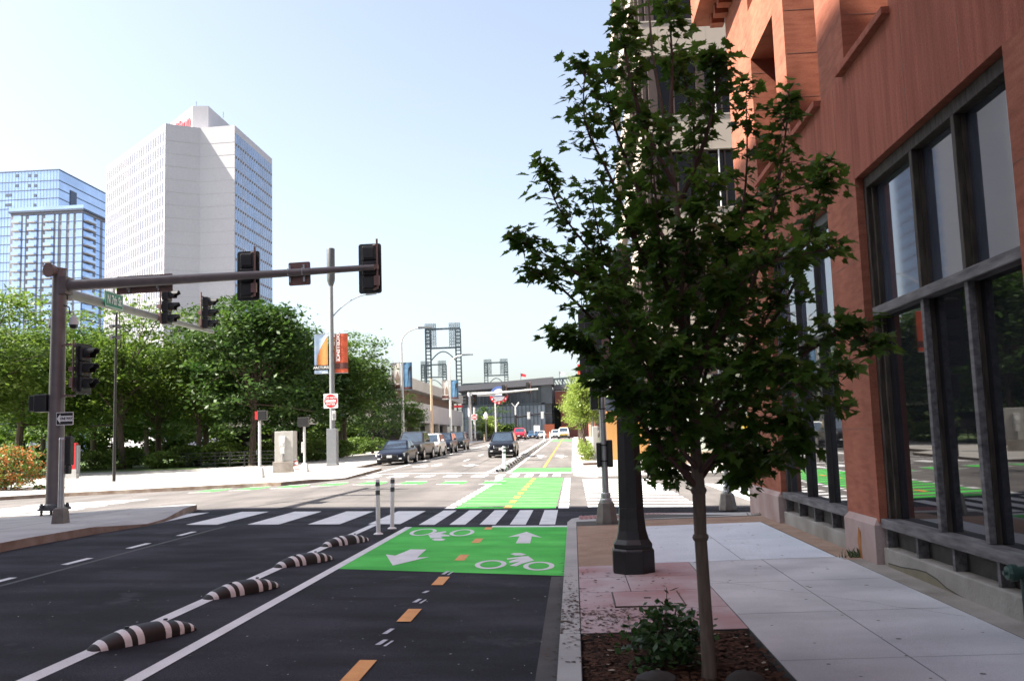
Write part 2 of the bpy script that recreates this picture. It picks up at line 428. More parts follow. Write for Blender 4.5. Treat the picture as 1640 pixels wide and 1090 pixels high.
for cx_ in (-2.25, -0.85):                          # symbols far along the lane
    patch(w_, cx_-0.42, cx_+0.42, 62.2, 62.6, 0.006); patch(w_, cx_-0.12, cx_+0.12, 60.5, 65.5, 0.006); patch(w_, cx_-0.40, cx_-0.05, 64.2, 65.2, 0.006)
# lane arrows and dashes, parking lane edge
for cx_, yy in ((-5.75, 49.0),):
    ppoly(w_, [(cx_-.14, yy+2.6), (cx_-.14, yy+1.4), (cx_-.5, yy+1.4), (cx_, yy), (cx_+.5, yy+1.4), (cx_+.14, yy+1.4), (cx_+.14, yy+2.6)], 0.006)
ppoly(w_, [(-7.75, 49.3), (-7.3, 50.6), (-7.55, 50.6), (-7.55, 52.2), (-7.85, 52.2), (-7.85, 50.6), (-7.95, 50.6)], 0.006)
ppoly(w_, [(-8.6, 48.8), (-8.02, 48.4), (-8.02, 50.2), (-8.3, 49.7), (-8.3, 51.6), (-8.55, 51.6), (-8.55, 49.9), (-8.95, 49.9)], 0.006)
for k in range(9): patch(w_, -6.86, -6.72, 56+k*9, 59+k*9, 0.006)
patch(w_, -9.75, -9.63, 43, 130, 0.006)
# crosswalk across the side street on the right, and on the left
for k in range(13):
    y = 21.25+k*1.06; patch(w_, 0.28, 2.85, y, y+0.52, 0.005)
for k in range(6):
    y = 21.6+k*1.25; patch(w_, -17.5, -13.6, y, y+0.6, 0.005)
# cross bike lane dashes
for k in range(8):
    x = -13.6+k*1.48
    ppoly(g, [(x, 31.9), (x+0.8, 31.9), (x+0.8, 33.5), (x, 33.5)], 0.005) if not (x < -8 < x+.8) else None
    for yy in (31.55, 33.7):
        ppoly(w_, [(x-.1, yy), (x+0.7, yy), (x+.7, yy+.18), (x-.1, yy+.18)], 0.007) if not (x-.1 < -8 < x+.7) else None
patch(w_, 4.3, 5.2, 22.5, 31, 0.005); patch(w_, 7.0, 7.5, 22, 31, 0.005)
struct(g.build('bike_lane', green_p)); struct(w_.build('road_marking', white_p)); struct(o_.build('lane_line', orange_p))
# gutter strip and tar seams
m = MB()
patch(m, -0.32, -0.165, -8, 10.9, 0.003); struct(m.build('gutter', mat('gutter', (0.05, 0.047, 0.045), 0.9, scale=2, col2=(0.085, 0.08, 0.078), speck=.3, world=True)))
m = MB()
for pts in ([(-6.62, 4.5), (-6.6, 10.5), (-6.63, 17.0)], [(-8, 23.2), (-4, 23.6), (-0.2, 23.1)], [(-9, 27.6), (-3.3, 28.2)], [(-8.3, 40.1), (-3.5, 40.3)], [(-5.3, 42), (-5.5, 60), (-5.2, 75)], [(-7.9, 21.8), (-6.2, 29.9), (-5.1, 36.5)], [(-8.8, 46.2), (-4.1, 47.0)], [(-3, 56), (-.2, 56.1)]):
    for a, b_ in zip(pts[:-1], pts[1:]):
        n = 6
        for i in range(n):
            p = [a[0]+(b_[0]-a[0])*t/n for t in (i, i+1)]; q = [a[1]+(b_[1]-a[1])*t/n for t in (i, i+1)]
            j0, j1 = (rnd.uniform(-.02, .02) for _ in range(2))
            if min(p) < -8 < max(p) or min(q) < 45 < max(q): continue
            d = Vector((p[1]-p[0], q[1]-q[0])).normalized(); nx_, ny_ = -d.y*.035, d.x*.035
            pl = [(p[0]-nx_, q[0]-ny_), (p[1]-nx_, q[1]-ny_), (p[1]+nx_, q[1]+ny_), (p[0]+nx_, q[0]+ny_)]
            ppoly(m, pl, 0.0025)
struct(m.build('tar_seam', mat('tar', (0.035, 0.033, 0.032), 0.7, world=True)))

# --- right pavement: slabs laid over a base, ramped down at the corner
def zsw(x, y):
    z = 0.13 + 0.012*max(x, 0)
    if y > 16.3: z -= (z - 0.012 + 0.02*max(x, 0))*min(1.0, (y-16.3)/3.0)
    return z
def zsl(x, y): return zsw(x, y) + 0.004
m = MB()
base = [(-0.16, -10), (-0.16, 16.3), (3.3, 16.3), (3.3, -10)]
pit = (0.0, 1.28, 3.6, 7.2)
for a in ((-0.16, 0.0, -10, 16.3), (0.0, 1.28, -10, 3.6), (0.0, 1.28, 7.2, 16.3), (1.28, 3.4, -10, 16.3)):
    m.prism([(a[0], a[2]), (a[1], a[2]), (a[1], a[3]), (a[0], a[3])], -0.4, zsw)
corner = [(-0.16, 16.3), (3.4, 16.3), (30, 16.3), (30, 19.6), (3, 19.5), (1.6, 19.5), (0.75, 19.2), (0.2, 18.5), (-0.1, 17.4)]
m.prism([(-0.16, 16.3), (3.4, 16.3), (3.4, 19.5), (1.6, 19.5), (0.75, 19.2), (0.2, 18.5), (-0.1, 17.4)], -0.4, zsw)
m.prism([(3.4, 16.3), (40, 16.3), (40, 19.6), (3.4, 19.5)], -0.9, zsw)
struct(m.build('sidewalk', joint))
def slabs(name, material, rects, gap=0.005, cut=None):
    m = MB()
    for x0, x1, y0, y1 in rects:
        m.prism([(x0+gap, y0+gap), (x1-gap, y0+gap), (x1-gap, y1-gap), (x0+gap, y1-gap)], lambda x, y: zsw(x, y)-0.02, zsl)
    return struct(m.build(name, material))
slabs('kerb', conc, [(-0.165, 0.0, a, b_) for a, b_ in ((-6, -3), (-3, 0), (0, 3.6), (3.6, 7.2), (7.2, 9.1), (9.1, 10.8), (10.8, 13.5), (13.5, 16.3))])
walk = [(1.28, 2.12, y, y+1.55) for y in np.arange(-6.2, 10.8, 1.55)][:11] + [(2.12, 3.03, y, y+1.55) for y in np.arange(-6.2, 10.8, 1.55)][:11]
slabs('sidewalk', conc_new, walk + [(0, 1.28, -3, 0), (0, 1.28, 0, 3.6)])
slabs('sidewalk', mat('concrete_light', (0.50, 0.54, 0.60), 0.8, scale=1.5, col2=(0.63, 0.67, 0.73), speck=.22, sscale=90, world=True, detail=9, wear=(.66, (.38, .38, .39), 3.5)), [(0.88, 1.9, 10.86, 12.9), (1.9, 2.97, 10.86, 12.9), (0.88, 1.9, 12.9, 15.1), (1.9, 2.97, 12.9, 15.1)])  # slab colour carries a bluish cast standing for skylit shade
slabs('sidewalk', red_stain, [(0, 0.66, 7.2, 8.1), (0.66, 1.28, 7.2, 8.1), (0, .66, 8.1, 9.0), (.66, 1.28, 8.1, 9.0), (0, 0.5, 9.0, 9.9), (0.5, 1.28, 9.0, 9.9), (0, .5, 9.9, 10.8), (0.5, 1.28, 9.9, 10.86)])
slabs('sidewalk', aggr, [(0.0, 0.87, 10.8, 13.3), (0.0, 0.87, 13.3, 15.5), (0.9, 3.4, 15.1, 16.15), (2.98, 3.4, 10.6, 15.1)])
slabs('sidewalk', conc_dirty, [(3.03, 3.4, y, y+2.4) for y in np.arange(-6, 8.4, 2.4)] + [(3.03, 3.4, 8.4, 10.6)])
m = MB()
for pl in ([(-.155, 16.31), (1.2, 16.31), (1.2, 19.3), (.8, 19.2), (.22, 18.48), (-.09, 17.4)], [(1.21, 16.31), (3.4, 16.31), (3.4, 19.45), (1.6, 19.45), (1.21, 19.35)], [(3.41, 16.31), (30, 16.31), (30, 19.5), (3.41, 19.5)]):
    m.prism(pl, lambda x, y: zsw(x, y)-0.02, zsl)
struct(m.build('sidewalk', conc))
m = MB()                                            # dimpled warning plates at the ramp
for bx0, bx1, by0, by1 in ((0.05, 0.85, 17.0, 18.3), (1.35, 2.5, 18.3, 19.2)):
    m.quad(*[(x, y, zsw(x, y)+0.009) for x, y in ((bx0, by0), (bx1, by0), (bx1, by1), (bx0, by1))])
    nx_, ny_ = int((bx1-bx0)/0.085), int((by1-by0)/0.085)
    for i in range(nx_):
        for j in range(ny_):
            x, y = bx0+.05+i*.085, by0+.05+j*.085
            m.box((x, y, zsw(x, y)+.016), (.045, .045, .012), taper=.7)
struct(m.build('tactile_paving', tactile))
# utility cover in the red slab
t = thing('utility_cover', 'square concrete utility cover set in the red stained pavement', 'manhole cover', (0.62, 8.55, zsw(.6, 8.5)+.004))
m = MB(); m.span(-.3, .3, -.36, .36, 0.0, 0.012); m.build('lid', red_stain, t, bevel=.01)
m = MB()
for a in ((-.312, -.3, -.372, .372), (.3, .312, -.372, .372), (-.3, .3, -.372, -.36), (-.3, .3, .36, .372)): m.span(*a, 0, .010)
m.build('frame', mat('rust', (.075, .05, .04), .8), t)
m = MB(); m.box((0, 0, .014), (.06, .03, .008)); m.build('handle', black_m, t)
# tree pit with mulch
m = MB(); n = 40
for j in range(n+1):
    for i in range(n+1):
        x = 0.005+1.27*i/n; y = 3.6+3.595*j/n
        e = min(i, n-i, j, n-j)/n
        m.v.append((x, y, 0.075+0.09*min(e*8, 1)*0.5+rnd.uniform(-.012, .016)))
for j in range(n):
    for i in range(n): m.f.append((j*(n+1)+i, j*(n+1)+i+1, (j+1)*(n+1)+i+1, (j+1)*(n+1)+i)); m.m.append(0)
struct(m.build('mulch_bed', mulch_m), 'stuff', 'dark brown bark mulch filling the pavement tree pit', 'mulch')
def flakes(name, mat_, n, fn, smin, smax, thick, lab, cat):
    m = MB()
    for _ in range(n):
        x, y, z = fn(); a = rnd.uniform(0, 6.28); l_ = rnd.uniform(smin, smax); wd = l_*rnd.uniform(.25, .6); ti = rnd.uniform(-.25, .25)
        c, s_ = math.cos(a), math.sin(a)
        p = [(-l_, 0), (-l_*.3, -wd), (l_*.6, -wd*.7), (l_, 0), (l_*.3, wd), (-l_*.5, wd*.8)]
        m.poly([(x+u*c-v*s_, y+u*s_+v*c, z+thick+abs(u)*ti*.4+v*ti*.5) for u, v in p])
    return struct(m.build(name, mat_), 'stuff', lab, cat)
flakes('mulch_chips', chip_m, 2600, lambda: (rnd.uniform(.02, 1.26), rnd.uniform(4.6, 7.17), .135), .012, .04, .005, 'loose bark chips scattered on the mulch bed', 'mulch')
flakes('pale_chips', mat('pale_chip', (.30, .24, .18), .9, var=.3), 60, lambda: (rnd.uniform(.02, 1.26), rnd.uniform(4.6, 7.17), .14), .012, .035, .008, 'few pale wood flakes lying on the dark mulch', 'mulch')
def litter():
    k = rnd.random()
    if k < .55: x, y = rnd.gauss(.3, .28), rnd.gauss(7.75, .25)
    elif k < .8: x, y = rnd.gauss(-.06, .05), rnd.gauss(8.2, .9)
    else: x, y = rnd.uniform(-.15, 1.0), rnd.uniform(7.3, 10.6)
    x = max(-.15, min(1.25, x)); y = max(6.3, y)
    if 0 < x and y < 7.22: y = 7.25+rnd.random()*.4
    return x, y, zsw(x, y)+.006
flakes('leaf_litter', litter_m, 800, litter, .008, .028, .004, 'dry brown leaf crumbs scattered on the kerb and red pavement', 'leaf litter')
flakes('leaf_litter', litter_m, 260, lambda: (-.17-abs(rnd.gauss(0, .06)), rnd.uniform(5.5, 13.5), .004+.001), .008, .025, .004, 'dry brown leaf crumbs lying in the gutter beside the kerb', 'leaf litter')
flakes('grit', mat('grit', (.45, .45, .47), .9, var=.3), 160, lambda: (lambda x, y: (x, y, zroad(x, y)+.006))(rnd.uniform(-7, -.3), rnd.uniform(5.2, 11)), .005, .014, .004, 'tiny pale stones scattered on the dark asphalt', 'grit')

# --- left corner pavement (shaded) with worn red kerb, and the sunlit plaza beyond
isl = [(-60, -10), (-8.75, -10), (-8.75, 14.2), (-8.62, 15.8), (-8.3, 17.3), (-8.35, 18.2), (-8.75, 20.0), (-9.0, 21.3), (-9.3, 21.7), (-12.8, 19.9), (-30, 17.0), (-60, 17.0)]
def zisl(x, y):
    z = zleft(x, y)
    d = math.hypot(x+8.3, y-17.6)
    return z - 0.12*max(0.0, 1-d/1.9)
def fan(m, pts, zf, z0, mi=0, ms=1, cuts_x=(-24.0,)):
    # split a polygon at the camber breaks so that it stays flush, then extrude
    def clip(ps, c, keep_less):
        out = []
        for i in range(len(ps)):
            a, b_ = ps[i], ps[(i+1) % len(ps)]
            ia, ib = ((a[0] <= c) == keep_less or a[0] == c), ((b_[0] <= c) == keep_less or b_[0] == c)
            if ia: out.append(a)
            if ia != ib:
                t = (c-a[0])/(b_[0]-a[0]); out.append((c, a[1]+t*(b_[1]-a[1])))
        return out
    parts = [pts]
    for c in cuts_x:
        np_ = []
        for ps in parts:
            for k in (True, False):
                q = clip(ps, c, k)
                if len(q) > 2: np_.append(q)
        parts = np_
    for ps in parts: m.prism(ps, z0, zf, mi, mside=ms)
m = MB(); fan(m, isl, zisl, -0.6, 0, 1); struct(m.build('sidewalk', [conc, kerb_old]))
m = MB()
for i in range(22):
    for j in range(15):
        u = 158+i*2.3+j*3.7; v = 839.6-i*.06-j*1.03
        p = hit(u, v, zisl); m.box((p.x, p.y, p.z+.008), (.05, .05, .012), taper=.7)
q = [hit(u, v, zisl) for u, v in ((150, 841), (205, 839.5), (262, 825), (205, 823))]
m.quad(*[(p.x, p.y, p.z+.006) for p in q]); struct(m.build('tactile_paving', tactile))
m = MB()
for a, b_ in (((-30, 18.2), (-8.7, 18.9)), ((-30, 15.5), (-8.8, 15.9)), ((-10.6, 15), (-10.4, 20.9)), ((-13, 15), (-12.8, 19.7))):
    d = Vector((b_[0]-a[0], b_[1]-a[1])).normalized(); nx_, ny_ = -d.y*.012, d.x*.012
    k = 12
    for i in range(k):
        p0 = (a[0]+(b_[0]-a[0])*i/k, a[1]+(b_[1]-a[1])*i/k); p1 = (a[0]+(b_[0]-a[0])*(i+1)/k, a[1]+(b_[1]-a[1])*(i+1)/k)
        if min(p0[0], p1[0]) < -24: continue
        ppoly(m, [(p0[0]-nx_, p0[1]-ny_), (p1[0]-nx_, p1[1]-ny_), (p1[0]+nx_, p1[1]+ny_), (p0[0]+nx_, p0[1]+ny_)], 0.004, 0, zisl)
struct(m.build('pavement_joint', joint))
# plaza beyond the side street
KX = [hit(u, v, zleft) for u, v in ((0, 795), (100, 789), (220, 783))]
K2 = [hit(u, v, zleft) for u, v in ((405, 773.5), (450, 771.5), (500, 767), (530, 764))]
K3 = [hit(u, v, zleft) for u, v in ((553, 762), (609, 750))]
front = [(-60, KX[0].y-3)] + [(p.x, p.y) for p in KX] + [(p.x, p.y) for p in K2] + [(p.x, p.y) for p in K3] + [(-9.9, 46.5), (-12.1, 49.5), (-12.1, 130)]
def zplaza(x, y):
    z = zleft(x, y)
    for cx_, cy_, r_ in (((KX[2].x+K2[0].x)/2, (KX[2].y+K2[0].y)/2, 2.0), ((K2[-1].x+K3[0].x)/2, (K2[-1].y+K3[0].y)/2, 0.9)):
        d = math.hypot(x-cx_, y-cy_); z -= 0.12*max(0.0, 1-d/r_)
    return z
m = MB()
fan(m, [p for p in front if p[1] < 45] + [(front[-3][0], 45.0), (-60, 45.0)], zplaza, -0.8, 0, 1)
fan(m, [(-60, 45.0), (front[-3][0], 45.0), (-9.9, 46.5), (-12.1, 49.5), (-12.1, 130), (-60, 130)], lambda x, y: zleft(x, y), -0.8, 0, 1)
fan(m, [(-60, 130), (-12.1, 130), (-12.1, 190), (-60, 190)], lambda x, y: zleft(x, y), -0.8, 0, 1)
struct(m.build('plaza', [conc_plaza, kerb_old]))
# right far corner pavement
def zfar(x, y): return G(y) + 0.13 + 0.02*max(0, x)*0.3 - (0.12*max(0.0, 1-abs(y-36.2)/2.2) if y < 40 else 0)
m = MB()
m.prism([(-0.05, 38.4), (0.2, 37.0), (0.9, 36.0), (40, 36.0), (40, 45.0), (-0.05, 45.0)], -0.9, zfar)
m.prism([(0.08, 45.0), (40, 45.0), (40, 130.0), (0.08, 130.0)], -0.9, zfar)
m.prism([(0.08, 130.0), (40, 130.0), (40, 300.0), (0.08, 300.0)], -0.9, zfar)
struct(m.build('sidewalk', conc_plaza))
m = MB()
for y in (46, 53, 60, 67, 74, 81, 88, 95): patch(m, 0.45, 1.25, y, y+2.6, 0.008, 0, zfar)
struct(m.build('planting_bed', mulch_m))
# park lawn behind the railing
m = MB()
def zpark(x, y): return zleft(x, y) + 0.02
patch(m, -140, -20.2, 64, 130, 0.02, 0, zleft)
patch(m, -140, -60, 20, 64, 0.02, 0, zleft)
patch(m, -60, -26, 60.5, 64, .02, 0, zleft)
struct(m.build('lawn', lawn_m))

# gum spots and a hairline crack on the walkway
m = MB()
for _ in range(70):
    x, y, r_ = rnd.uniform(.9, 2.95), rnd.uniform(5.2, 14.8), rnd.uniform(.008, .022); n = 9
    if y < 10.9 and x < 1.32: continue
    m.poly([(x+r_*math.cos(6.283*k/n)*rnd.uniform(.8, 1.2), y+r_*math.sin(6.283*k/n), zsl(x, y)+.0015) for k in range(n)])
struct(m.build('gum_spots', mat('gum', (.12, .115, .11), .9, var=.3, scale=20, world=True)), 'stuff', 'small dark gum spots scattered over the pale walkway', 'stain')
m = MB(); px_, py_ = 2.97, 7.4
for k in range(22):
    qx, qy = px_-.075+rnd.uniform(-.03, .03), py_+.10+rnd.uniform(-.06, .06)
    m.quad((px_, py_-.004, zsl(px_, py_)+.001), (px_, py_+.004, zsl(px_, py_)+.001), (qx, qy+.004, zsl(qx, qy)+.001), (qx, qy-.004, zsl(qx, qy)+.001)); px_, py_ = qx, qy
    if px_ < 1.35: break
struct(m.build('pavement_crack', joint))
# ================================================================== BUILDINGS
sandst = mat('red_sandstone', (0.225, 0.065, 0.040), 0.85, spec=.2, streak=(.09, (2.2, 2.2, .22)), scale=1.1, col2=(0.33, 0.108, 0.070), speck=.16, sscale=60, bump=0.5, bscale=14, stretch=(6, 9, 0.8), world=True, detail=9)
sandst_d = mat('red_sandstone_tooled', (0.25, 0.080, 0.048), 0.85, spec=.2, streak=(.14, (1.6, 1.6, .5)), scale=1.3, col2=(0.35, 0.125, 0.078), speck=.12, sscale=60, bump=0.22, bscale=26, stretch=(3, 3, 14), world=True, detail=8)
plinth_m = mat('plinth_stone', (0.30, 0.20, 0.18), 0.85, scale=2, col2=(0.42, 0.33, 0.31), speck=.1, sscale=90, bump=.2, world=True, detail=8)
wood_w = mat('weathered_frame', (0.065, 0.060, 0.063), 0.75, spec=.25, scale=3, col2=(0.20, 0.19, 0.195), bump=.35, bscale=20, stretch=(6, 1, 6), world=True, detail=8)
glass_d = mat('window_glass_dark', (0.012, 0.013, 0.017), 0.02, var=.3, scale=.6, ior=1.65, world=True)
glass_u = mat('window_glass_grey', (0.045, 0.055, 0.08), 0.04, var=.5, scale=.7, ior=3.0, world=True)
louv = mat('louvre_mesh', (0.05, 0.046, 0.042), 0.8, scale=6, col2=(0.085, 0.078, 0.07), bump=.5, bscale=140, world=True)
dark_in = mat('dark_interior', (0.012, 0.012, 0.013), 0.9)

FX = 3.25
rb = thing('sandstone_building', 'red sandstone office building with tall grey framed windows along the right pavement', 'building', (0, 0, 0))
m = MB()
def wallbox(y0, y1, z0, z1, x0=FX, x1=FX+1.4, mi=0): m.span(x0, x1, y0, y1, z0, z1, mi)
for y0, y1 in ((-10, 2.0), (5.5, 6.62), (10.12, 11.25), (14.75, 17.1)): wallbox(y0, y1, 0.62, 4.4, mi=1)
wallbox(-10, 17.1, 4.4, 5.7)
for y0, y1 in ((-10, 4.6), (6.2, 8.75), (10.2, 11.2), (12.75, 13.4), (15.05, 17.1)): wallbox(y0, y1, 5.7, 16, mi=1)
wallbox(4.6, 6.2, 9.2, 16, mi=1); wallbox(8.75, 10.2, 9.2, 16, mi=1); wallbox(11.2, 12.75, 9.2, 16, mi=1)
wallbox(13.4, 15.05, 7.9, 8.75, mi=1); wallbox(13.4, 15.05, 8.75, 16, FX+.35, FX+1.4, 1)
m.span(FX+1.4, 30, -10, 17.1, 0, 16)
m.build('wall', [sandst, sandst_d], rb)
class JB:                                           # every joint becomes a part of its own
    def span(s, *a): q = MB(); q.span(*a); return q.build('masonry_joint', mortar, rb)
mortar = mat('mortar', (.20, .10, .075), .9); m = JB()
for y0, y1 in ((5.5, 6.62), (10.12, 11.25), (14.75, 17.1)):
    for z in (1.62, 2.55, 3.5): m.span(FX-.002, FX+.01, y0+.003, y1-.003, z, z+.008)
for y in (4.1, 7.3, 8.5, 10.7, 12.2, 14.2): m.span(FX-.002, FX+.01, y, y+.007, 4.42, 5.66)
for y0, y1 in ((10.2, 11.2), (12.75, 13.4), (15.05, 17.1)):
    for z in (6.35, 7.0, 7.65, 8.3): m.span(FX-.002, FX+.01, y0+.003, y1-.003, z, z+.007)
for y1 in (10.2, 12.75, 15.05):                     # across the reveals
    for z in (6.35, 7.0, 7.65, 8.3): m.span(FX+.02, FX+1.38, y1-.002, y1+.01, z, z+.009) if not (y1 > 15 and z > 7.8) else None
    m.span(FX+.62, FX+.63, y1-.002, y1+.01, 5.75, 7.6)
def plinth(y0, y1, yn=None):
    p = MB(); x0, x1 = FX-.05, FX+1.3
    z0, z1, z2 = 0.0, .585, .66
    p.hexa([(x0, y0-.05, z0), (x1, y0-.05, z0), (x1, y1+.05, z0), (x0, y1+.05, z0), (x0, y0-.05, z1), (x1, y0-.05, z1), (x1, y1+.05, z1), (x0, y1+.05, z1)])
    p.hexa([(x0, y0-.05, z1), (x1, y0-.05, z1), (x1, y1+.05, z1), (x0, y1+.05, z1), (FX+.004, y0+.004, z2), (x1, y0+.004, z2), (x1, y1-.004, z2), (FX+.004, y1-.004, z2)])
    return p.build('plinth', plinth_m, rb)
for y0, y1 in ((-10, 2.0), (5.55, 6.57), (10.2, 11.2), (14.82, 17.1)): plinth(y0, y1)
m = MB()
m.poly([(FX-.053, 10.62, .12), (FX-.053, 10.73, .13), (FX-.053, 10.77, .38), (FX-.053, 10.72, .52), (FX-.053, 10.63, .47), (FX-.053, 10.66, .3)][::-1])
m.build('rust_stain', mat('rust_stain', (.34, .13, .03), .9, var=.4, scale=9, world=True), rb)
for y0, y1 in ((8.72, 10.32), (11.25, 12.72), (13.4, 15.0), (4.6, 6.2)):
    m = MB(); m.span(FX-.08, FX+.02, y0, y1, 5.66, 5.74); m.build('ledge', sandst, rb, bevel=.008)
m = MB(); m.span(FX-.55, FX, 14.0, 17.7, 9.75, 10.6)
for k in range(8): m.span(FX-.25, FX, 14.2+k*.42, 14.42+k*.42, 9.55, 9.75)
m.build('cornice', sandst_d, rb)
m = MB(); m.span(FX+.25, FX+.33, 8.75, 8.85, 5.75, 9.2); m.span(FX+.25, FX+.33, 10.06, 10.2, 5.75, 5.751); m.build('window_jamb', sign_white, rb)
for y0, y1 in ((4.6, 6.2), (8.75, 10.2), (11.2, 12.75)):
    m = MB(); m.span(FX+1.36, FX+1.395, y0, y1, 5.7, 9.2); m.build('window', glass_d, rb)
m = MB(); m.span(FX+1.36, FX+1.395, 13.4, 15.05, 5.7, 7.9); m.build('window', glass_d, rb)
def bay(y0, y1, mull, fcol, wmul, dark=False):
    xf = FX+.085; gd = .075 if dark else .10           # glass depth behind the frame face
    f = MB()
    f.span(xf, xf+.2, y0, y0+.09, .58, 4.4); f.span(xf, xf+.2, y1-.09, y1, .58, 4.4)
    f.span(xf, xf+.2, y0+.09, y1-.09, 4.27, 4.395)
    f.span(xf+.05, xf+.2, y0+.09, y0+.14, .665, 4.27); f.span(xf+.05, xf+.2, y1-.14, y1-.09, .665, 4.27)
    w_ = f.build('window', fcol, rb, bevel=.006)
    t_ = MB(); t_.span(xf-(.03 if not dark else 0), xf+.2, y0+.09, y1-.09, 2.83, 2.93 if not dark else 2.89); t_.build('transom', wood_w if not dark else fcol, w_, bevel=.01)
    for y in mull:
        for z0, z1, mt in ((.665, 2.829, wood_w if not dark else fcol), (2.931, 4.27, fcol)):
            p = MB(); p.span(xf, xf+.06, y-wmul/2, y+wmul/2, z0, z1); p.build('mullion', mt, w_, bevel=.005)
            p = MB(); p.span(xf+.061, xf+.19, y-wmul*.6, y+wmul*.6, z0, z1); p.build('glazing_bar', fcol, w_, bevel=.005)
    s_ = MB(); s_.span(FX+.01, FX+.33, y0+.002, y1-.002, .565, .662); s_.build('sill', wood_w, w_, bevel=.008)
    ys = [y0+.09] + mull + [y1-.09]
    for i in range(len(ys)-1):
        for z0, z1, g_ in ((.66, 2.84, glass_d if not dark else glass_m), (2.9, 4.28, glass_u)):
            p = MB(); p.span(xf+gd, xf+gd+.012, ys[i], ys[i+1], z0, z1); p.build('pane', g_, w_)
    c = MB(); c.span(FX+.02, FX+1.0, y0, y1, 0, .36); c.build('base_kerb', MATS.get('base_render') or mat('base_render', (.20, .185, .16), .9, scale=2.2, col2=(.34, .325, .30), bump=.3, bscale=30, world=True, detail=9), rb, bevel=.012)
    l_ = MB(); l_.span(FX+.16, FX+.18, y0, y1, .36, .57); lo = l_.build('louvre', louv, rb)
    for k in range(5):
        y = y0+.04+(y1-y0-.08)*k/4.0
        p = MB(); p.span(FX+.05, FX+.155, y-.025, y+.025, .36, .566); p.build('louvre_post', wood_w, lo)
    b_ = MB(); b_.span(FX+.9, FX+.95, y0, y1, .3, 4.4); b_.build('window_backing', dark_in, rb)
glass_m = mat('window_glass_mirror', (0.02, 0.022, 0.026), 0.02, var=.3, scale=.6, ior=2.6, world=True)
frame_d = mat('frame_brown', (.022, .016, .013), .7, spec=.25, scale=4, col2=(.075, .058, .048), bump=.3, bscale=20, stretch=(6, 6, 1), world=True, detail=8)
bay(6.62, 10.12, [7.75, 8.72], frame_d, .07)
frame_k = mat('frame_dark', (.022, .020, .020), .6, scale=4, col2=(.05, .046, .046), world=True)
bay(11.25, 14.75, [12.35, 13.45], frame_k, .032, True)
bay(2.0, 5.5, [3.1, 4.3], frame_d, .07)
m = MB()                                            # broken edge of the base render
cr = [(10.0, .20), (9.6, .215), (9.2, .25), (8.95, .26), (8.7, .235), (8.5, .19), (8.2, .165), (7.9, .155), (7.75, .13), (7.5, .155), (7.2, .16), (6.9, .15), (6.65, .17)]
for a, b_ in zip(cr[:-1], cr[1:]):
    m.quad((FX+.018, a[0], a[1]+.012), (FX+.018, b_[0], b_[1]+.012), (FX+.018, b_[0], b_[1]-.008), (FX+.018, a[0], a[1]-.008))
m.build('crack', joint, rb)
m = MB()
m.poly([(FX+.016, y, z) for y, z in cr[:7]] + [(FX+.016, 8.2, .13), (FX+.016, 10.0, .13)])
m.build('render_patch', mat('render_patch', (.19, .17, .115), .9, scale=6, world=True), rb)
t = thing('wall_plaque', 'small grey green plaque on the far corner pier of the red building', 'plaque', (FX-.004, 16.3, 1.35))
m = MB(); m.span(-.03, 0, -.14, .14, -.19, .19); m.build('plate', mat('plaque', (.20, .24, .21), .4, metal=.4), t, bevel=.01)
m = MB()
for k in range(6): m.span(-.034, -.03, -.1+.02*(k % 2), .1, .12-.045*k, .135-.045*k)
m.build('lettering', mat('plaque_line', (.10, .12, .11), .5), t)
t = thing('standpipe', 'dark green capped standpipe beside the near window sill', 'standpipe', (FX-.02, 6.95, 0.16))
m = MB(); m.tube([(.18, 0, .40), (.02, 0, .40), (-.06, 0, .40)], .045, 12); m.tube([(-.06, 0, .40), (-.10, 0, .40)], .062, 12); m.build('pipe', mat('green_pipe', (.012, .04, .032), .45), t, smooth=True)
m = MB(); m.tube([(-.10, 0, .40), (-.125, 0, .40)], [.055, .05], 8); m.tube([(-.125, 0, .40), (-.15, 0, .40)], .018, 6); m.build('cap', mat('green_cap', (.03, .07, .055), .4), t)
m = MB(); m.tube([(.0, 0, -.02), (0, 0, .36)], .03, 10); m.build('riser', MATS['green_pipe'], t)

# office block behind and left of the camera: it throws the shade over the near street
ob = thing('office_block', 'tall pale office block with window bands left of the street behind the viewer', 'building', (-22.0, 15.9, 0))
H0 = 33.4
m = MB(); m.span(-60, 0, -62, 0, -.5, H0); m.build('wall', mat('block_wall', (.46, .44, .41), .8, scale=.5), ob)
for k in range(9):
    m = MB(); z = 2.0+k*3.5
    m.span(0.0, .03, -60, -.8, z, z+1.9); m.build('window_band', mat('block_glass', (.03, .04, .055), .08, ior=1.7) if k == 0 else MATS['block_glass'], ob)
    m = MB(); m.span(-59, -.8, 0, .03, z, z+1.9); m.build('window_band', MATS['block_glass'], ob)

# ------------------------------------------------------------------ hotel tower with a folded front
conc_w = mat('white_precast', (0.49, 0.475, 0.49), 0.75, scale=.06, col2=(0.54, 0.525, 0.54), speck=.04, sscale=2, world=True, detail=6)
glass_h = mat('hotel_glass', (0.27, 0.34, 0.47), 0.12, metal=.55, var=.15, scale=.4, world=True)
glass_hl = mat('hotel_glass_pale', (0.050, 0.064, 0.10), 0.3, var=.1, scale=.4, world=True)
HB = Vector((xat(262, 216, 40), 216.0, 0)); HT = zat(197.5, HB.x, 216.0)
HA = Vector((xat(166.5, 248, 40), 248.0, 0)); HC = Vector((xat(319.5, 220.6, 40), 220.6, 0)); HD = Vector((xat(375.5, 220, 40), 220.0, 0)); HE = Vector((xat(436.5, 248.5, 40), 248.5, 0))
ht = thing('hotel_tower', 'white hotel tower with a folded blank front and a red sign on its roof', 'building', (HB.x, HB.y, 0))
loc = lambda p: (p.x-HB.x, p.y-HB.y)
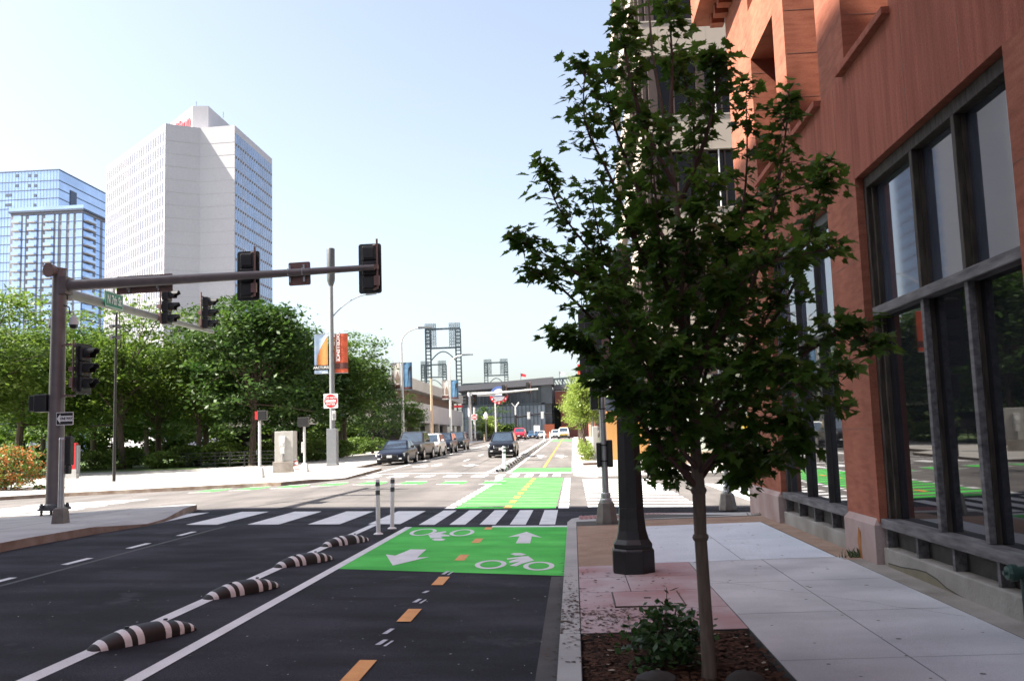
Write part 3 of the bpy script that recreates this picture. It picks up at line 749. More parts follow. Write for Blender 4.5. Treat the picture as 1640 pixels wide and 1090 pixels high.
pts = [loc(HA), loc(HB), loc(HC), loc(HD), loc(HE)]
m = MB(); m.prism(pts, -1, HT-.35); m.build('wall', conc_w, ht)
m = MB(); m.prism([(p[0]*1.0, p[1]) for p in pts], HT-.34, HT); m.build('parapet', conc_w, ht)
def face_basis(a, b_):
    d = Vector((b_[0]-a[0], b_[1]-a[1], 0)); L = d.length; d.normalize(); return d, Vector((d.y, -d.x, 0)), L
def strips(m, a, b_, z0, z1, n, wd, out, mi=0, m0=0.0, m1=0.0):
    d, nn, L = face_basis(a, b_); st = (L-m0-m1)/n
    for k in range(n):
        c0 = m0+st*k+st*(1-wd)/2; c1 = c0+st*wd
        p0 = Vector((a[0], a[1], 0))+d*c0; p1 = Vector((a[0], a[1], 0))+d*c1
        q0, q1 = p0+nn*out, p1+nn*out; r0, r1 = p0-nn*.05, p1-nn*.05
        m.hexa([(q0.x, q0.y, z0), (q1.x, q1.y, z0), (r1.x, r1.y, z0), (r0.x, r0.y, z0), (q0.x, q0.y, z1), (q1.x, q1.y, z1), (r1.x, r1.y, z1), (r0.x, r0.y, z1)], mi)
FH = 3.32; nfl = 22
for k in range(nfl):
    z1 = HT-1.9-k*FH; z0 = z1-2.45
    if z0 < 8: break
    m = MB(); strips(m, pts[0], pts[1], z0, z1, 26, .52, .04, 0, .5, .5); m.build('window_band', glass_hl, ht)
    m = MB(); strips(m, pts[3], pts[4], z0-.2, z1, 17, .82, .05, 0, .2, .1)
    strips(m, pts[3], pts[4], z0-.85, z0-.25, 17, .55, .04, 1, .2, .1)
    m.build('window_band', [glass_h, mat('hotel_vent', (.10, .10, .11), .6) if k == 0 else MATS['hotel_vent']], ht)
m = MB()                                            # projecting fins and floor bands on the sunny face
d, nn, L = face_basis(pts[0], pts[1])
st = (L-1.0)/26
for k in range(27):
    p = Vector((pts[0][0], pts[0][1], 0))+d*(.5+st*k); q = p+nn*.06
    m.beam((q.x, q.y, 6), (q.x, q.y, HT-.8), st*.2, .12)
m.build('fin', conc_w, ht)
m = MB()
for k in range(nfl):
    z = HT-1.9-k*FH-2.45
    if z < 8: break
    for a, b_ in ((pts[1], pts[2]), (pts[2], pts[3])):
        d2, n2, L2 = face_basis(a, b_)
        p = Vector((a[0], a[1], 0))+d2*.05+n2*.03; q = Vector((a[0], a[1], 0))+d2*(L2-.05)+n2*.03
        m.beam((p.x, p.y, z), (q.x, q.y, z), .02, .07)
m.build('panel_joint', mat('panel_joint', (.43, .415, .425), .9), ht)
# penthouse with the sign
Pz = zat(170, xat(308.5, 226, 80), 226)
pa, pb, pc, pd = (Vector((xat(262, 236, 80), 236, 0)), Vector((xat(308, 226, 80), 226, 0)), Vector((xat(333.5, 226.5, 80), 226.5, 0)), Vector((xat(366, 244, 80), 244, 0)))
pp = [loc(Vector((pb.x-26, pb.y+27, 0))), loc(pb), loc(pc), loc(Vector((pc.x, pc.y+20, 0)))]
m = MB(); m.prism(pp, HT-.2, Pz); m.build('penthouse', conc_w, ht)
so = text_mesh('Hilton', 5.2, mat('sign_letter_red', (.62, .10, .12), .5), 'sign_lettering', ht, 'RIGHT', .15, .05)
d, nn, L = face_basis(pp[0], pp[1])
so.location = (pp[1][0]-d.x*.9+nn.x*.22, pp[1][1]-d.y*.9+nn.y*.22, (HT+Pz)/2+.55); so.rotation_euler = (R(90), 0, math.atan2(d.y, d.x))
m = MB()
for px_, py_ in ((pb.x+.6, pb.y+1), (pc.x+.5, pc.y+9)): m.tube([(px_-HB.x, py_-HB.y, Pz), (px_-HB.x, py_-HB.y, Pz+1.6)], .06, 6)
m.build('antenna', dgrey_m, ht)

# ------------------------------------------------------------------ glass apartment tower
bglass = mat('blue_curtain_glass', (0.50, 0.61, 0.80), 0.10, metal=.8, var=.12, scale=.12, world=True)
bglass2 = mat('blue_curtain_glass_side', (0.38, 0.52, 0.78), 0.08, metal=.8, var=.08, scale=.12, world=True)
precast_g = mat('grey_precast', (0.27, 0.265, 0.29), .75, var=.06, scale=.2, world=True)
slab_d = mat('slab_edge', (.10, .13, .19), .6)
YG = 325.0
gx1 = xat(130, YG, 60); gx0 = xat(13.5, YG, 60); GH = zat(336.5, gx1, YG)
gt = thing('apartment_tower', 'blue glass apartment tower with stacked balconies left of the white hotel', 'building', (gx1, YG, 0))
W = gx1-gx0
m = MB(); m.span(-W, 0, 0, 36, -1, GH); m.build('wall', precast_g, gt)
m = MB(); m.span(-W-.6, .6, -.6, 37, GH, GH+.7); m.build('roof', slab_d, gt)
m = MB(); m.span(-W-.5, .5, -.5, -.42, GH+.7, GH+2.0); m.span(.42, .5, -.42, 36, GH+.7, GH+2.0); m.build('roof_railing', bglass, gt)
kx = W/116.5                                        # metres for one photograph pixel on this face
FG = 3.12
cols = [(4.5, 17.5), (20.5, 24.5), (30, 43), (46.5, 50.5), (56.5, 70), (73.5, 77.5), (83, 90.5), (95.5, 102), (106, 116)]
for a, b_ in cols:
    m = MB(); m.span(-W+a*kx, -W+b_*kx, -.10, 0, 2, GH-1.0); m.build('window', bglass, gt)
for y0, y1 in ((.5, 7.5), (9.5, 12.5), (14.5, 17.5), (19.5, 22), (24, 27), (29, 31.5), (33, 35)):
    m = MB(); m.span(0, .10, y0, y1, 2, GH-1.0); m.build('window', bglass2, gt)
for k in range(15):
    z = GH-.9-k*FG
    m = MB(); m.span(-W+4, .14, -.16, -.02, z-.30, z); m.span(0, .16, -.02, 35.5, z-.3, z); m.build('floor_slab', slab_d, gt)
    if k == 0: continue
    for a, b_ in (cols[0], cols[2], cols[4]):
        o = MB(); o.span(-W+(a+.5)*kx, -W+(b_-.5)*kx, -1.5, -.17, z-.1, z+.12); bo = o.build('balcony', mat('balcony_slab', (.50, .46, .40), .8) if (k == 1 and a < 5) else MATS['balcony_slab'], gt)
        o = MB(); o.span(-W+(a+.5)*kx, -W+(b_-.5)*kx, -1.5, -1.45, z+.2, z+1.15); o.build('railing', bglass, bo)
    o = MB(); o.span(.2, 1.5, .4, 7.4, z-.1, z+.12); bo = o.build('balcony', MATS['balcony_slab'], gt)
    o = MB(); o.span(1.45, 1.5, .4, 7.4, z+.2, z+1.15); o.build('railing', bglass, bo)
# taller curtain-wall slab behind
YB_ = 372.0
bx1 = xat(92, YB_, 90); BH = zat(272.5, bx1, YB_); ex = xat(-30, YB_, 90)
m = MB(); m.span(ex-gx1-40, bx1-gx1, YB_-YG, YB_-YG+60, -1, BH); m.build('tower_slab', bglass, gt)
m = MB()
for k in range(24):
    z = BH-4.3-k*3.95
    m.span(ex-gx1-40, bx1-gx1+.08, YB_-YG-.15, YB_-YG, z-.35, z); m.span(bx1-gx1, bx1-gx1+.15, YB_-YG, YB_-YG+60, z-.35, z)
m.span(ex-gx1-40, bx1-gx1+.2, YB_-YG-.2, YB_-YG+60, BH, BH+.5)
m.build('floor_line', slab_d, gt)
m = MB()
for k in range(48):
    x = bx1-gx1-1.1-k*1.45; m.span(x, x+.12, YB_-YG-.08, YB_-YG-.01, BH-60, BH-.1)
m.build('mullion', mat('mullion_blue', (.22, .34, .55), .4, metal=.4), gt)
for (u0, u1), v in [((22, 27), 280), ((42, 47), 280), ((52, 57), 280), ((22, 27), 296), ((42, 47), 296), ((52, 57), 296), ((6.5, 16.5), 311.5), ((52, 56.5), 311.5), ((6.5, 16.5), 327), ((52, 56), 327)]:
    xa, xb = xat(u0, YB_, 90)-gx1, xat(u1, YB_, 90)-gx1; z = zat(v, xa+gx1, YB_)
    m = MB(); m.span(xa, xb, YB_-YG-.2, YB_-YG-.12, z-1.1, z+.2); m.build('open_vent', slab_d, gt)
# recess and terrace band on the side face
m = MB(); sx = bx1-gx1
m.span(sx, sx+.3, YB_-YG+9, YB_-YG+14, BH-13.5, BH-6.5); m.build('recess', slab_d, gt)
m = MB(); m.span(sx, sx+1.8, YB_-YG+8, YB_-YG+40, BH-15.2, BH-13.6); m.build('terrace', mat('terrace_soffit', (.36, .31, .25), .8), gt)

# ------------------------------------------------------------------ cream tower on the far right corner
cream = mat('cream_panel', (0.31, 0.265, 0.22), .8, scale=.5, col2=(.35, .30, .25), speck=.04, sscale=30, world=True)
brown_m = mat('brown_frame', (.04, .022, .017), .6, var=.15, scale=2, world=True)
glass_b = mat('tower_glass_dark', (0.014, 0.011, 0.010), 0.08, var=.5, scale=.5, ior=1.28, world=True)
YT = 44.0
tx0 = xat(1041, YT, 10)
ct = thing('cream_tower', 'cream panelled tower with dark ribbon windows on the far right corner', 'building', (tx0, YT, 0))
zt = lambda v: zat(v, tx0+2.5, YT)
m = MB(); m.span(.3, 26, .4, 26, 0, 40); m.build('core', brown_m, ct)
bands = [(zt(590), zt(486)), (zt(385), zt(335)), (zt(238), zt(186)), (zt(85), zt(33)), (zt(-68), zt(-118)), (zt(-220), zt(-270))]
bands[0] = (zt(575), zt(497))
for z0, z1 in bands:
    m = MB(); m.span(0, 26, 0, 26, z0, z1); m.build('spandrel', cream, ct)
    m = MB()
    for k in range(10): m.span(.9+k*2.35, .92+k*2.35, -.004, .0, z0+.02, z1-.02)
    m.span(-.03, 26, -.04, -.003, z0-.06, z0-.003); m.span(-.03, 26, -.04, -.003, z1+.003, z1+.08); m.build('panel_joint', mat('cream_joint', (.34, .30, .26), .8) if z0 == bands[0][0] else MATS['cream_joint'], ct)
for i in range(len(bands)-1):
    z0, z1 = bands[i][1]+.09, bands[i+1][0]-.07
    m = MB(); m.span(.3, 26, .34, .398, z0, z1); m.span(.24, .298, .4, 26, z0, z1); wd = m.build('window_band', glass_b, ct)
    for k in range(11):
        x = .35+k*2.35; m = MB(); m.span(x, x+.42, .1, .338, z0, z1); m.build('mullion', brown_m, wd)
        m = MB(); m.span(x+1.2, x+1.27, .2, .338, z0, z1); m.build('mullion', brown_m, wd)
    for k in range(6): m = MB(); m.span(.1, .238, .8+k*2.35, 1.2+k*2.35, z0, z1); m.build('mullion', brown_m, wd)
    if i in (1, 2):
        m = MB(); m.tube([(3.6, .05, z0), (3.62, .05, z1)], .035, 6); m.build('downpipe', galv_w, wd)
# storefront at its foot
m = MB(); zs_ = zt(592); m.span(1.3, 24, -.02, .3, .6, zs_); m.build('storefront_wall', mat('pale_green_wall', (.50, .55, .47), .7, var=.06, scale=.6, world=True), ct)
m = MB(); m.span(1.2, 24, -.12, .28, -.3, zt(722)); m.build('base_course', mat('tan_base', (.40, .30, .22), .8, var=.12, scale=1, world=True), ct)
for x in (2.2, 4.9, 8.0):
    m = MB(); m.span(x, x+1.7, -.06, -.02, zt(715), zt(640)); m.build('shop_window', glass_b, ct)
m = MB(); m.span(4.0, 4.7, -.12, -.06, zt(692), zt(668)); m.build('shop_sign', mat('sign_yellow', (.62, .40, .02), .5), ct)
m = MB(); m.span(2.0, 6.5, -.8, 0, zt(600), zt(592)); m.build('canopy', brown_m, ct)
m = MB(); m.span(6.2, 6.6, -.1, -.03, zt(715), zt(640)); m.build('green_panel', mat('lime', (.22, .45, .05), .5), ct)
# white tower behind it
yw = 92.0; wx = xat(1019, yw, 20)
wt = thing('white_tower', 'slim white tower edge seen behind the cream tower through the tree', 'building', (wx, yw, 0))
m = MB(); m.span(0, 22, 0, 20, 0, 44); m.build('wall', mat('white_wall', (.66, .65, .63), .7, var=.05), wt)
for k in range(11):
    m = MB(); m.span(.9, 21, -.05, 0, 4+k*3.6, 5.6+k*3.6); m.build('window_band', glass_b, wt)
# low shop front and plywood hoarding across the side street
yh = 51.0
t = thing('hoarding', 'orange plywood hoarding panel in front of the corner shop', 'hoarding', (xat(967, yh, 1), yh, zfar(2, yh)))
m = MB()
for k in range(3): m.span(k*.85, k*.85+.84, 0, .05, 0, 2.72)
m.build('plywood_panel', mat('plywood', (.46, .23, .07), .7, scale=1.2, col2=(.58, .32, .12), stretch=(1, 1, .3), world=True), t)
m = MB(); m.span(0, 2.55, .06, .12, .3, .42); m.span(0, 2.55, .06, .12, 2.2, 2.32); m.build('batten', MATS['plywood'], t)
t = thing('corner_shop', 'low grey glass shop with a white sign band behind the plywood hoarding', 'shop', (xat(962, 56, 3), 56.0, zfar(2, 56)))
m = MB(); m.span(0, 9, 0, 14, 0, 5.6); m.build('wall', mat('shop_wall', (.30, .31, .32), .6), t)
m = MB(); m.span(-.2, 9, -.4, 0, 4.2, 5.5); m.build('sign_band', sign_white, t)
m = MB()
for k in range(7): m.span(.5+k*.42, .72+k*.42, -.43, -.40, 4.5, 5.2)
m.build('sign_lettering', sign_black, t)
m = MB(); m.span(.2, 5, -.06, 0, 2.4, 4.1); m.build('window', glass_hl, t)
m = MB(); m.span(-.05, 0, .6, 13, .8, 4.0); m.build('window', glass_b, t)
t = thing('brick_block', 'red brick block at the far end of the right pavement', 'building', (xat(944, 205, 5), 190.0, 1.2))
m = MB(); m.span(0, 40, 0, 30, 0, 11); m.build('wall', mat('far_brick', (.32, .13, .09), .8), t)
m = MB()
for k in range(6): m.span(2+k*4, 4+k*4, -.1, 0, 3, 6)
m.build('window', glass_b, t)
t = thing('far_row_building', 'pale low building behind the row of young street trees', 'building', (7.2, 72.0, 0.4))
m = MB(); m.span(0, 18, 0, 85, 0, 9); m.build('wall', mat('row_wall', (.50, .40, .33), .8), t)
for k in range(12):
    m = MB(); m.span(-.08, 0, 2+k*6.8, 6+k*6.8, .8, 4.2); m.build('window', glass_b, t)

# ------------------------------------------------------------------ concrete parking garage on the left
gar = mat('garage_concrete', (.33, .305, .275), .85, scale=.2, col2=(.40, .37, .34), speck=.08, sscale=4, world=True, detail=8)
GX = -20.0; Ya, Yb_ = 108.0, 166.0
GW = -22
pg = thing('parking_garage', 'long low concrete parking garage behind the lamp banners', 'building', (GX, Ya, 0))
zg = lambda v, Y: zat(v, GX, Y)
za = [zg(v, 112.0) for v in (604, 622, 641, 675)]
m = MB(); m.span(GW, 0, 0, Yb_-Ya, za[1], za[0]); m.build('parapet', gar, pg)
m = MB(); m.span(GW, -1.6, .5, Yb_-Ya-.5, za[2]-.3, za[1]); m.build('recess', mat('garage_brown', (.15, .10, .075), .9), pg)
m = MB(); m.span(GW, -.15, .2, Yb_-Ya-.2, za[3], za[2]); m.build('wall', mat('garage_wall', (.38, .35, .335), .85, scale=.3, col2=(.43, .40, .385), world=True), pg)
m = MB(); m.span(GW, -3, .5, Yb_-Ya-.5, .4, za[3]); m.build('opening', dark_in, pg)
for k in range(7):
    m = MB(); m.span(-.9, -.2, 2+k*8.8, 2.8+k*8.8, .4, za[3]); m.build('column', gar, pg)
m = MB()
for k in range(14): m.tube([(2, k*4.2, 1.0), (2, k*4.2, 2.2)], .04, 6)
for z in (1.6, 2.15): m.beam((2, 0, z), (2, 56, z), .05, .05)
fo = m.build('railing', galv_w, pg)

# ------------------------------------------------------------------ ballpark
YS = 232.0
sx0, sx1 = xat(738, YS, 10), xat(886, YS, 10)
bp = thing('ballpark', 'dark glass ballpark front with a long grey wedge roof at the end of the street', 'stadium', (sx0, YS, 1.1))
Wd = sx1-sx0
zz = lambda v, u=820: zat(v, xat(u, YS, 10), YS)-1.1
gl_st = mat('stadium_glass', (.07, .088, .105), .12, var=.35, scale=.25, ior=1.6, world=True)
gl_st2 = mat('stadium_glass_pale', (.17, .215, .25), .15, var=.3, scale=.3, ior=1.6, world=True)
stl = mat('stadium_steel', (.055, .082, .092), .5, var=.1)  # steel colour lightened to stand in for distance haze
m = MB(); m.span(.5, Wd-.4, .3, 30, -1, zz(618)); m.build('wall', gl_st, bp)
m = MB(); m.span(.6, Wd-2.2, -.9, .25, zz(690, 870), zz(648, 870)); m.build('glass_front', gl_st2, bp)
m = MB()
for k in range(22):
    x = .8+k*(Wd-3)/21; m.span(x, x+.22, -1.0, -.9, zz(690), zz(648)); m.span(x, x+.2, .15, .3, zz(646), zz(620))
m.span(.5, Wd-2, -1.0, -.9, zz(668), zz(667)); m.span(.5, Wd-2, -1.2, -.9, zz(648.5), zz(646.5))
m.build('mullion', stl, bp)
roof = mat('stadium_roof', (.105, .11, .12), .6, var=.08)  # roof grey lifted too, haze put into the colour
m = MB()
a0, a1, b0, b1 = zz(627, 740), zz(618.5, 740), zz(616, 886), zz(604.5, 886)
m.hexa([(-1, -3, a0), (Wd+.3, -3, b0), (Wd+.3, 12, b0), (-1, 12, a0), (-1, -3, a1), (Wd+.3, -3, b1), (Wd+.3, 12, b1), (-1, 12, a1)]); m.build('roof', roof, bp)
m = MB(); m.span(Wd-3.0, Wd-.2, -1.2, .2, zz(646, 880), zz(612, 880)); m.build('corner_glass', gl_st, bp)
m = MB(); m.span(-1, Wd, -1.0, 2, -1, zz(692)); m.build('entrance', dark_in, bp)
m = MB(); m.span(Wd-2.4, Wd+.1, -1.1, 1, -1, zz(679, 880)); m.build('orange_wall', mat('orange_wall', (.45, .13, .06), .7), bp)
m = MB(); m.span(-2.4, 0.6, -.5, 1, zz(652, 742), zz(648.5, 742)); m.build('red_band', sign_red, bp)
# round crest on the glass
cr = MB(); cx_, cz_ = xat(801, YS, 10)-sx0, zz(633, 801); rr = 2.3
def disc(m, r0, r1, a0, a1, y, mi, n=28):
    for k in range(n):
        p, q = a0+(a1-a0)*k/n, a0+(a1-a0)*(k+1)/n
        m.hexa([(cx_+r0*math.cos(p), y, cz_+r0*math.sin(p)), (cx_+r1*math.cos(p), y, cz_+r1*math.sin(p)), (cx_+r1*math.cos(p), y+.1, cz_+r1*math.sin(p)), (cx_+r0*math.cos(p), y+.1, cz_+r0*math.sin(p)),
                (cx_+r0*math.cos(q), y, cz_+r0*math.sin(q)), (cx_+r1*math.cos(q), y, cz_+r1*math.sin(q)), (cx_+r1*math.cos(q), y+.1, cz_+r1*math.sin(q)), (cx_+r0*math.cos(q), y+.1, cz_+r0*math.sin(q))], mi)
disc(cr, 1.6, 2.35, math.pi, 2*math.pi, -3.3, 0); disc(cr, .01, 1.55, 0, 2*math.pi, -3.3, 1); disc(cr, 1.6, 2.2, 0, math.pi, -3.3, 2)
cr.span(cx_-1.9, cx_+1.9, -3.5, -3.36, cz_-.35, cz_+.45, 2); cr.span(cx_-1.5, cx_+1.5, -3.56, -3.5, cz_-.15, cz_+.25, 1)
for k in range(5):
    a = math.pi*(1.17+.165*k); cr.box((cx_+1.97*math.cos(a), -3.36, cz_+1.97*math.sin(a)), (.3, .08, .42), 1)
cr.build('crest', [sign_red, sign_white, mat('crest_blue', (.10, .17, .42), .5)], bp)
# open steel bowl edge to the right: arch, deck, brick pier
m = MB()
x0, x1 = Wd+.2, xat(945, YS+8, 12)-sx0
n = 12
for k in range(n):
    xa, xb = x0+(x1-x0)*k/n, x0+(x1-x0)*(k+1)/n
    za_, zb_ = zz(606)-abs(k-5)*.04, zz(606)-abs(k-4)*.04
    m.beam((xa, 6, za_), (xb, 6, zb_), .5, .5); m.beam((xa, 6, za_-1.6), (xb, 6, zb_-1.6), .25, .25)
    m.beam((xa, 6, za_), (xb, 6, zb_-1.6), .2, .2)
    if k % 3 == 0: m.beam((xa, 6, zz(625)), (xa, 6, za_), .4, .4)
tm = MB(); tm.span(x0, x1, 4, 9, zz(625), zz(618)); tm.build('upper_deck', roof, bp)
for k in range(18):                                # truss above the roof on the left
    xa, xb = -1+(Wd*.78)*k/18, -1+(Wd*.78)*(k+1)/18
    t0 = zz(609.5+(k/18)*-1.5, 760); m.beam((xa, 14, t0), (xb, 14, t0), .45, .45)
    if k % 2 == 0: m.beam((xa, 14, t0-2.6), (xb, 14, t0), .22, .22)
    else: m.beam((xa, 14, t0), (xb, 14, t0-2.6), .22, .22)
    if k % 4 == 0: m.beam((xa, 14, t0-3), (xa, 14, t0), .35, .35)
m.build('steel_truss', stl, bp)
m = MB(); m.span(x0+.2, x1, 5, 20, zz(645, 900), zz(625, 900)); m.span(x0+1.5, x1, 8, 20, -1, zz(645, 900)); m.build('brick_wall', mat('stadium_brick', (.27, .10, .075), .8, var=.15, scale=.5), bp)
m = MB(); m.span(x0-.5, x1+2, 21, 30, -1, zz(612, 900)); m.build('rear_wall', roof, bp)
for u, v, c_ in ((832, 597, sign_red), (896, 594, sign_white)):
    x = xat(u, YS, 14)-sx0; z = zz(v, u)
    m = MB(); m.tube([(x, 8, z-3), (x, 8, z+.5)], .06, 6); fp = m.build('flagpole', stl, bp)
    m = MB(); m.poly([(x, 8, z+.4), (x+.7, 8.1, z+.3), (x+1.4, 7.95, z+.05), (x+1.4, 7.95, z-.6), (x+.7, 8.1, z-.45), (x, 8, z-.3)]); m.build('flag', c_, fp)
# light towers
def light_tower(u0, u1, vtop, vpan, vbot, vbase, Y, lab):
    x0, x1 = xat(u0, Y, 30), xat(u1, Y, 30); Wt = x1-x0
    z = lambda v: zat(v, (x0+x1)/2, Y)
    t = thing('light_tower', lab, 'light tower', (x0, Y, 0), 0, 'ballpark light towers')
    bw_ = Wt*.14
    for sx_ in (0, Wt-bw_):
        m = MB()
        for xx in (sx_, sx_+bw_):
            for yy in (0, bw_): m.beam((xx, yy, z(vbase)-9), (xx, yy, z(vpan)), .20, .20)
        zc = z(vbase)-9
        while zc < z(vpan): m.beam((sx_, 0, zc), (sx_+bw_, 0, zc), .16, .16); m.beam((sx_, bw_, zc), (sx_+bw_, bw_, zc), .16, .16); zc += bw_*.75
        m.build('mast', stl, t)
    m = MB(); m.beam((0, 0, z(vpan)), (Wt, 0, z(vpan)), .4, .5); m.beam((0, 0, z(vbot)), (Wt, 0, z(vbot)), .4, .45)
    n = 10
    for k in range(n):
        xa, xb = bw_+(Wt-2*bw_)*k/n, bw_+(Wt-2*bw_)*(k+1)/n
        f = lambda q: z(vbot)-1.0-2.6*(1-math.sin(math.pi*q))
        m.beam((xa, 0, f(k/n)), (xb, 0, f((k+1)/n)), .28, .28)
    m.build('cross_beam', stl, t)
    for a, b_ in ((0, Wt*.31), (Wt*.69, Wt)):
        m = MB(); nx_ = 5; nz_ = 9
        for i in range(nx_+1): xx = a+(b_-a)*i/nx_; m.beam((xx, -.1, z(vbot)), (xx, -.1, z(vtop)), .13, .13)
        for j in range(nz_+1): zz_ = z(vbot)+(z(vtop)-z(vbot))*j/nz_; m.beam((a, -.1, zz_), (b_, -.1, zz_), .13, .13)
        for i in range(nx_):
            for j in range(1, nz_):
                m.box((a+(b_-a)*(i+.5)/nx_, .1, z(vbot)+(z(vtop)-z(vbot))*(j+.5)/nz_), ((b_-a)/nx_*.45, .3, (z(vtop)-z(vbot))/nz_*.35))
        m.build('lamp_rack', stl, t)
light_tower(681, 737, 518, 526.5, 557, 610, 248.0, 'largest steel light tower above the ballpark roof')
light_tower(674, 714, 578, 584, 604, 612, 330.0, 'small steel light tower low behind the largest one on the left')
light_tower(775, 812.5, 575, 580.5, 601, 612, 330.0, 'small steel light tower standing alone right of the largest')
# ================================================================== STREET FURNITURE
# ---- traffic signals. Local frame: lights look towards -Y, centre of the head at the origin
def rrect(w, h, r, n=5):
    p = []
    for cx_, cz_, a0 in ((w/2-r, h/2-r, 0), (-w/2+r, h/2-r, 90), (-w/2+r, -h/2+r, 180), (w/2-r, -h/2+r, 270)):
        for k in range(n+1):
            a = R(a0+90*k/n); p.append((cx_+r*math.cos(a), cz_+r*math.sin(a)))
    return p
def plate_xz(m, outline, y0, y1, mi=0):
    n = len(outline); o = len(m.v)
    for y in (y0, y1): m.v += [(x, y, z) for x, z in outline]
    m.f += [tuple(o+i for i in range(n)), tuple(o+n+i for i in reversed(range(n)))]; m.m += [mi, mi]
    for i in range(n):
        j = (i+1) % n; m.f.append((o+i, o+n+i, o+n+j, o+j)); m.m.append(mi)
def visor(m, cz_, r=.125, l_=.26, y=-.10):
    n = 14; o = len(m.v); t = .012
    A = [R(-42+264*k/n) for k in range(n+1)]
    for rr in (r, r-t):
        for k, a in enumerate(A):
            m.v.append((rr*math.cos(a), y, cz_+rr*math.sin(a)))
            m.v.append((rr*math.cos(a), y-l_*(1.0 if 2 < k < n-2 else .62), cz_+rr*math.sin(a)))
    N = 2*(n+1)
    for k in range(n):
        a, b_, c, d_ = o+2*k, o+2*k+1, o+2*k+3, o+2*k+2
        m.f += [(a, b_, c, d_), (d_+N, c+N, b_+N, a+N), (b_, b_+N, c+N, c)]; m.m += [0]*3
lens_r = mat('lens_red', (.10, .008, .008), .25); lens_y = mat('lens_amber', (.10, .05, .005), .25); lens_g = mat('lens_green', (.004, .05, .03), .25)
def signal(loc, rz, label, plate=True, group=None, bracket=True, mast_dz=0.0):
    t = thing('traffic_signal', label, 'traffic light', loc, rz, group)
    m = MB()
    for z in (.345, 0, -.345): m.span(-.17, .17, -.10, .08, z-.17, z+.17)
    m.build('housing', black_pl, t, bevel=.03)
    m = MB()
    for z in (.345, 0, -.345): m.lathe([(.10, .085), (.085, .12), (.02, .13)], 12, 0, (0, 0, 0)) if False else m.box((0, .095, z), (.22, .03, .24))
    for z in (.46, .2, -.2, -.46): m.box((.12, .09, z), (.03, .03, .05))
    m.build('back_cover', black_pl, t, bevel=.01)
    for z in (.345, 0, -.345):
        m = MB(); visor(m, z); m.build('visor', black_pl, t)
    for z, c in ((.345, lens_r), (0, lens_y), (-.345, lens_g)):
        m = MB(); m.tube([(0, -.10, z), (0, -.108, z)], .105, 16); m.build('lens', c, t)
    if plate:
        m = MB(); plate_xz(m, rrect(.53, 1.16, .06), -.03, -.02); m.build('backplate', black_m, t)
    if bracket:
        m = MB(); m.tube([(-.19, .10, -.50), (-.19, .10, .66)], .024, 8); m.tube([(-.19, .10, .52), (-.10, .06, .52)], .03, 8); m.tube([(-.19, .10, -.46), (-.10, .06, -.50)], .03, 8)
        m.span(-.24, -.12, .07, .16, -.42, -.20); m.span(-.22, -.10, .08, .20, -.05, .05)
        m.build('bracket', bronze_l, t)
    return t
# ---- signal pole with two arms on the left corner
PX, PY = -11.78, 20.05; pz = zisl(PX, PY)
t = thing('signal_pole', 'tall bronze signal pole with two mast arms on the shaded left corner', 'signal pole', (PX, PY, pz))
ZA = 5.47-pz; ZB = 5.35-pz
m = MB(); m.tube([(0, 0, .16), (0, 0, 2.5), (0, 0, 5.85-pz)], [.19, .175, .155], 18); m.build('pole', bronze, t, smooth=True)
m = MB(); m.box((0, 0, .13), (.50, .50, .05)); m.lathe([(.24, .155), (.23, .22), (.195, .26)], 18)
for sx_ in (-1, 1):
    for sy in (-1, 1): m.tube([(sx_*.19, sy*.19, -.02), (sx_*.19, sy*.19, .26)], .032, 6); m.lathe([(.055, .155), (.055, .2), (.04, .24)], 6, 0, (sx_*.19, sy*.19, 0))
m.build('base_plate', dgrey_m, t)
m = MB(); m.tube([(.16, 0, ZA), (2.6, 0, ZA+.03), (5.2, 0, ZA+.07), (7.42, 0, ZA+.12)], [.135, .115, .09, .068], 14)
m.span(.08, .24, -.17, .17, ZA-.2, ZA+.2); m.build('mast_arm', bronze, t, smooth=True)
m = MB(); m.tube([(0, .16, ZB), (0, 4.5, ZB+.03), (0, 9.0, ZB+.08)], [.125, .10, .065], 14); m.span(-.17, .17, .08, .24, ZB-.2, ZB+.2)
m.build('mast_arm', arm_grey, t, smooth=True)
m = MB(); m.tube([(0, 0, 5.85-pz), (0, 0, 5.88-pz)], .165, 16); m.tube([(-.04, -.10, 5.82-pz), (-.10, -.30, 5.80-pz)], [.10, .17], 14); m.build('pole_cap', bronze_l, t)
m = MB()
for z in (1.02, 2.3, 3.0, 3.42, 3.48, 3.9, 4.35): m.tube([(0, 0, z), (0, 0, z+.02)], .186-.006*z, 16)
m.build('strap', mat('strap_steel', (.45, .40, .36), .35, metal=.8), t)
m = MB(); m.tube([(.12, -.04, ZA-.45), (.3, -.1, ZA-.52), (.33, -.1, ZA-.7)], .015, 6); m.build('cable', black_pl, t)
def arm_x(u): return atY(u, 435, PY)
def az(x): return pz+ZA+.016*(x-PX)
for u, lab in ((391, 'traffic signal seen from behind at the middle of the mast arm'), (588, 'traffic signal seen from behind at the very tip of the mast arm')):
    x = arm_x(u).x; signal((x+.02, PY+.20, az(x)+.02), R(180), lab, True, 'signals on the mast arm')
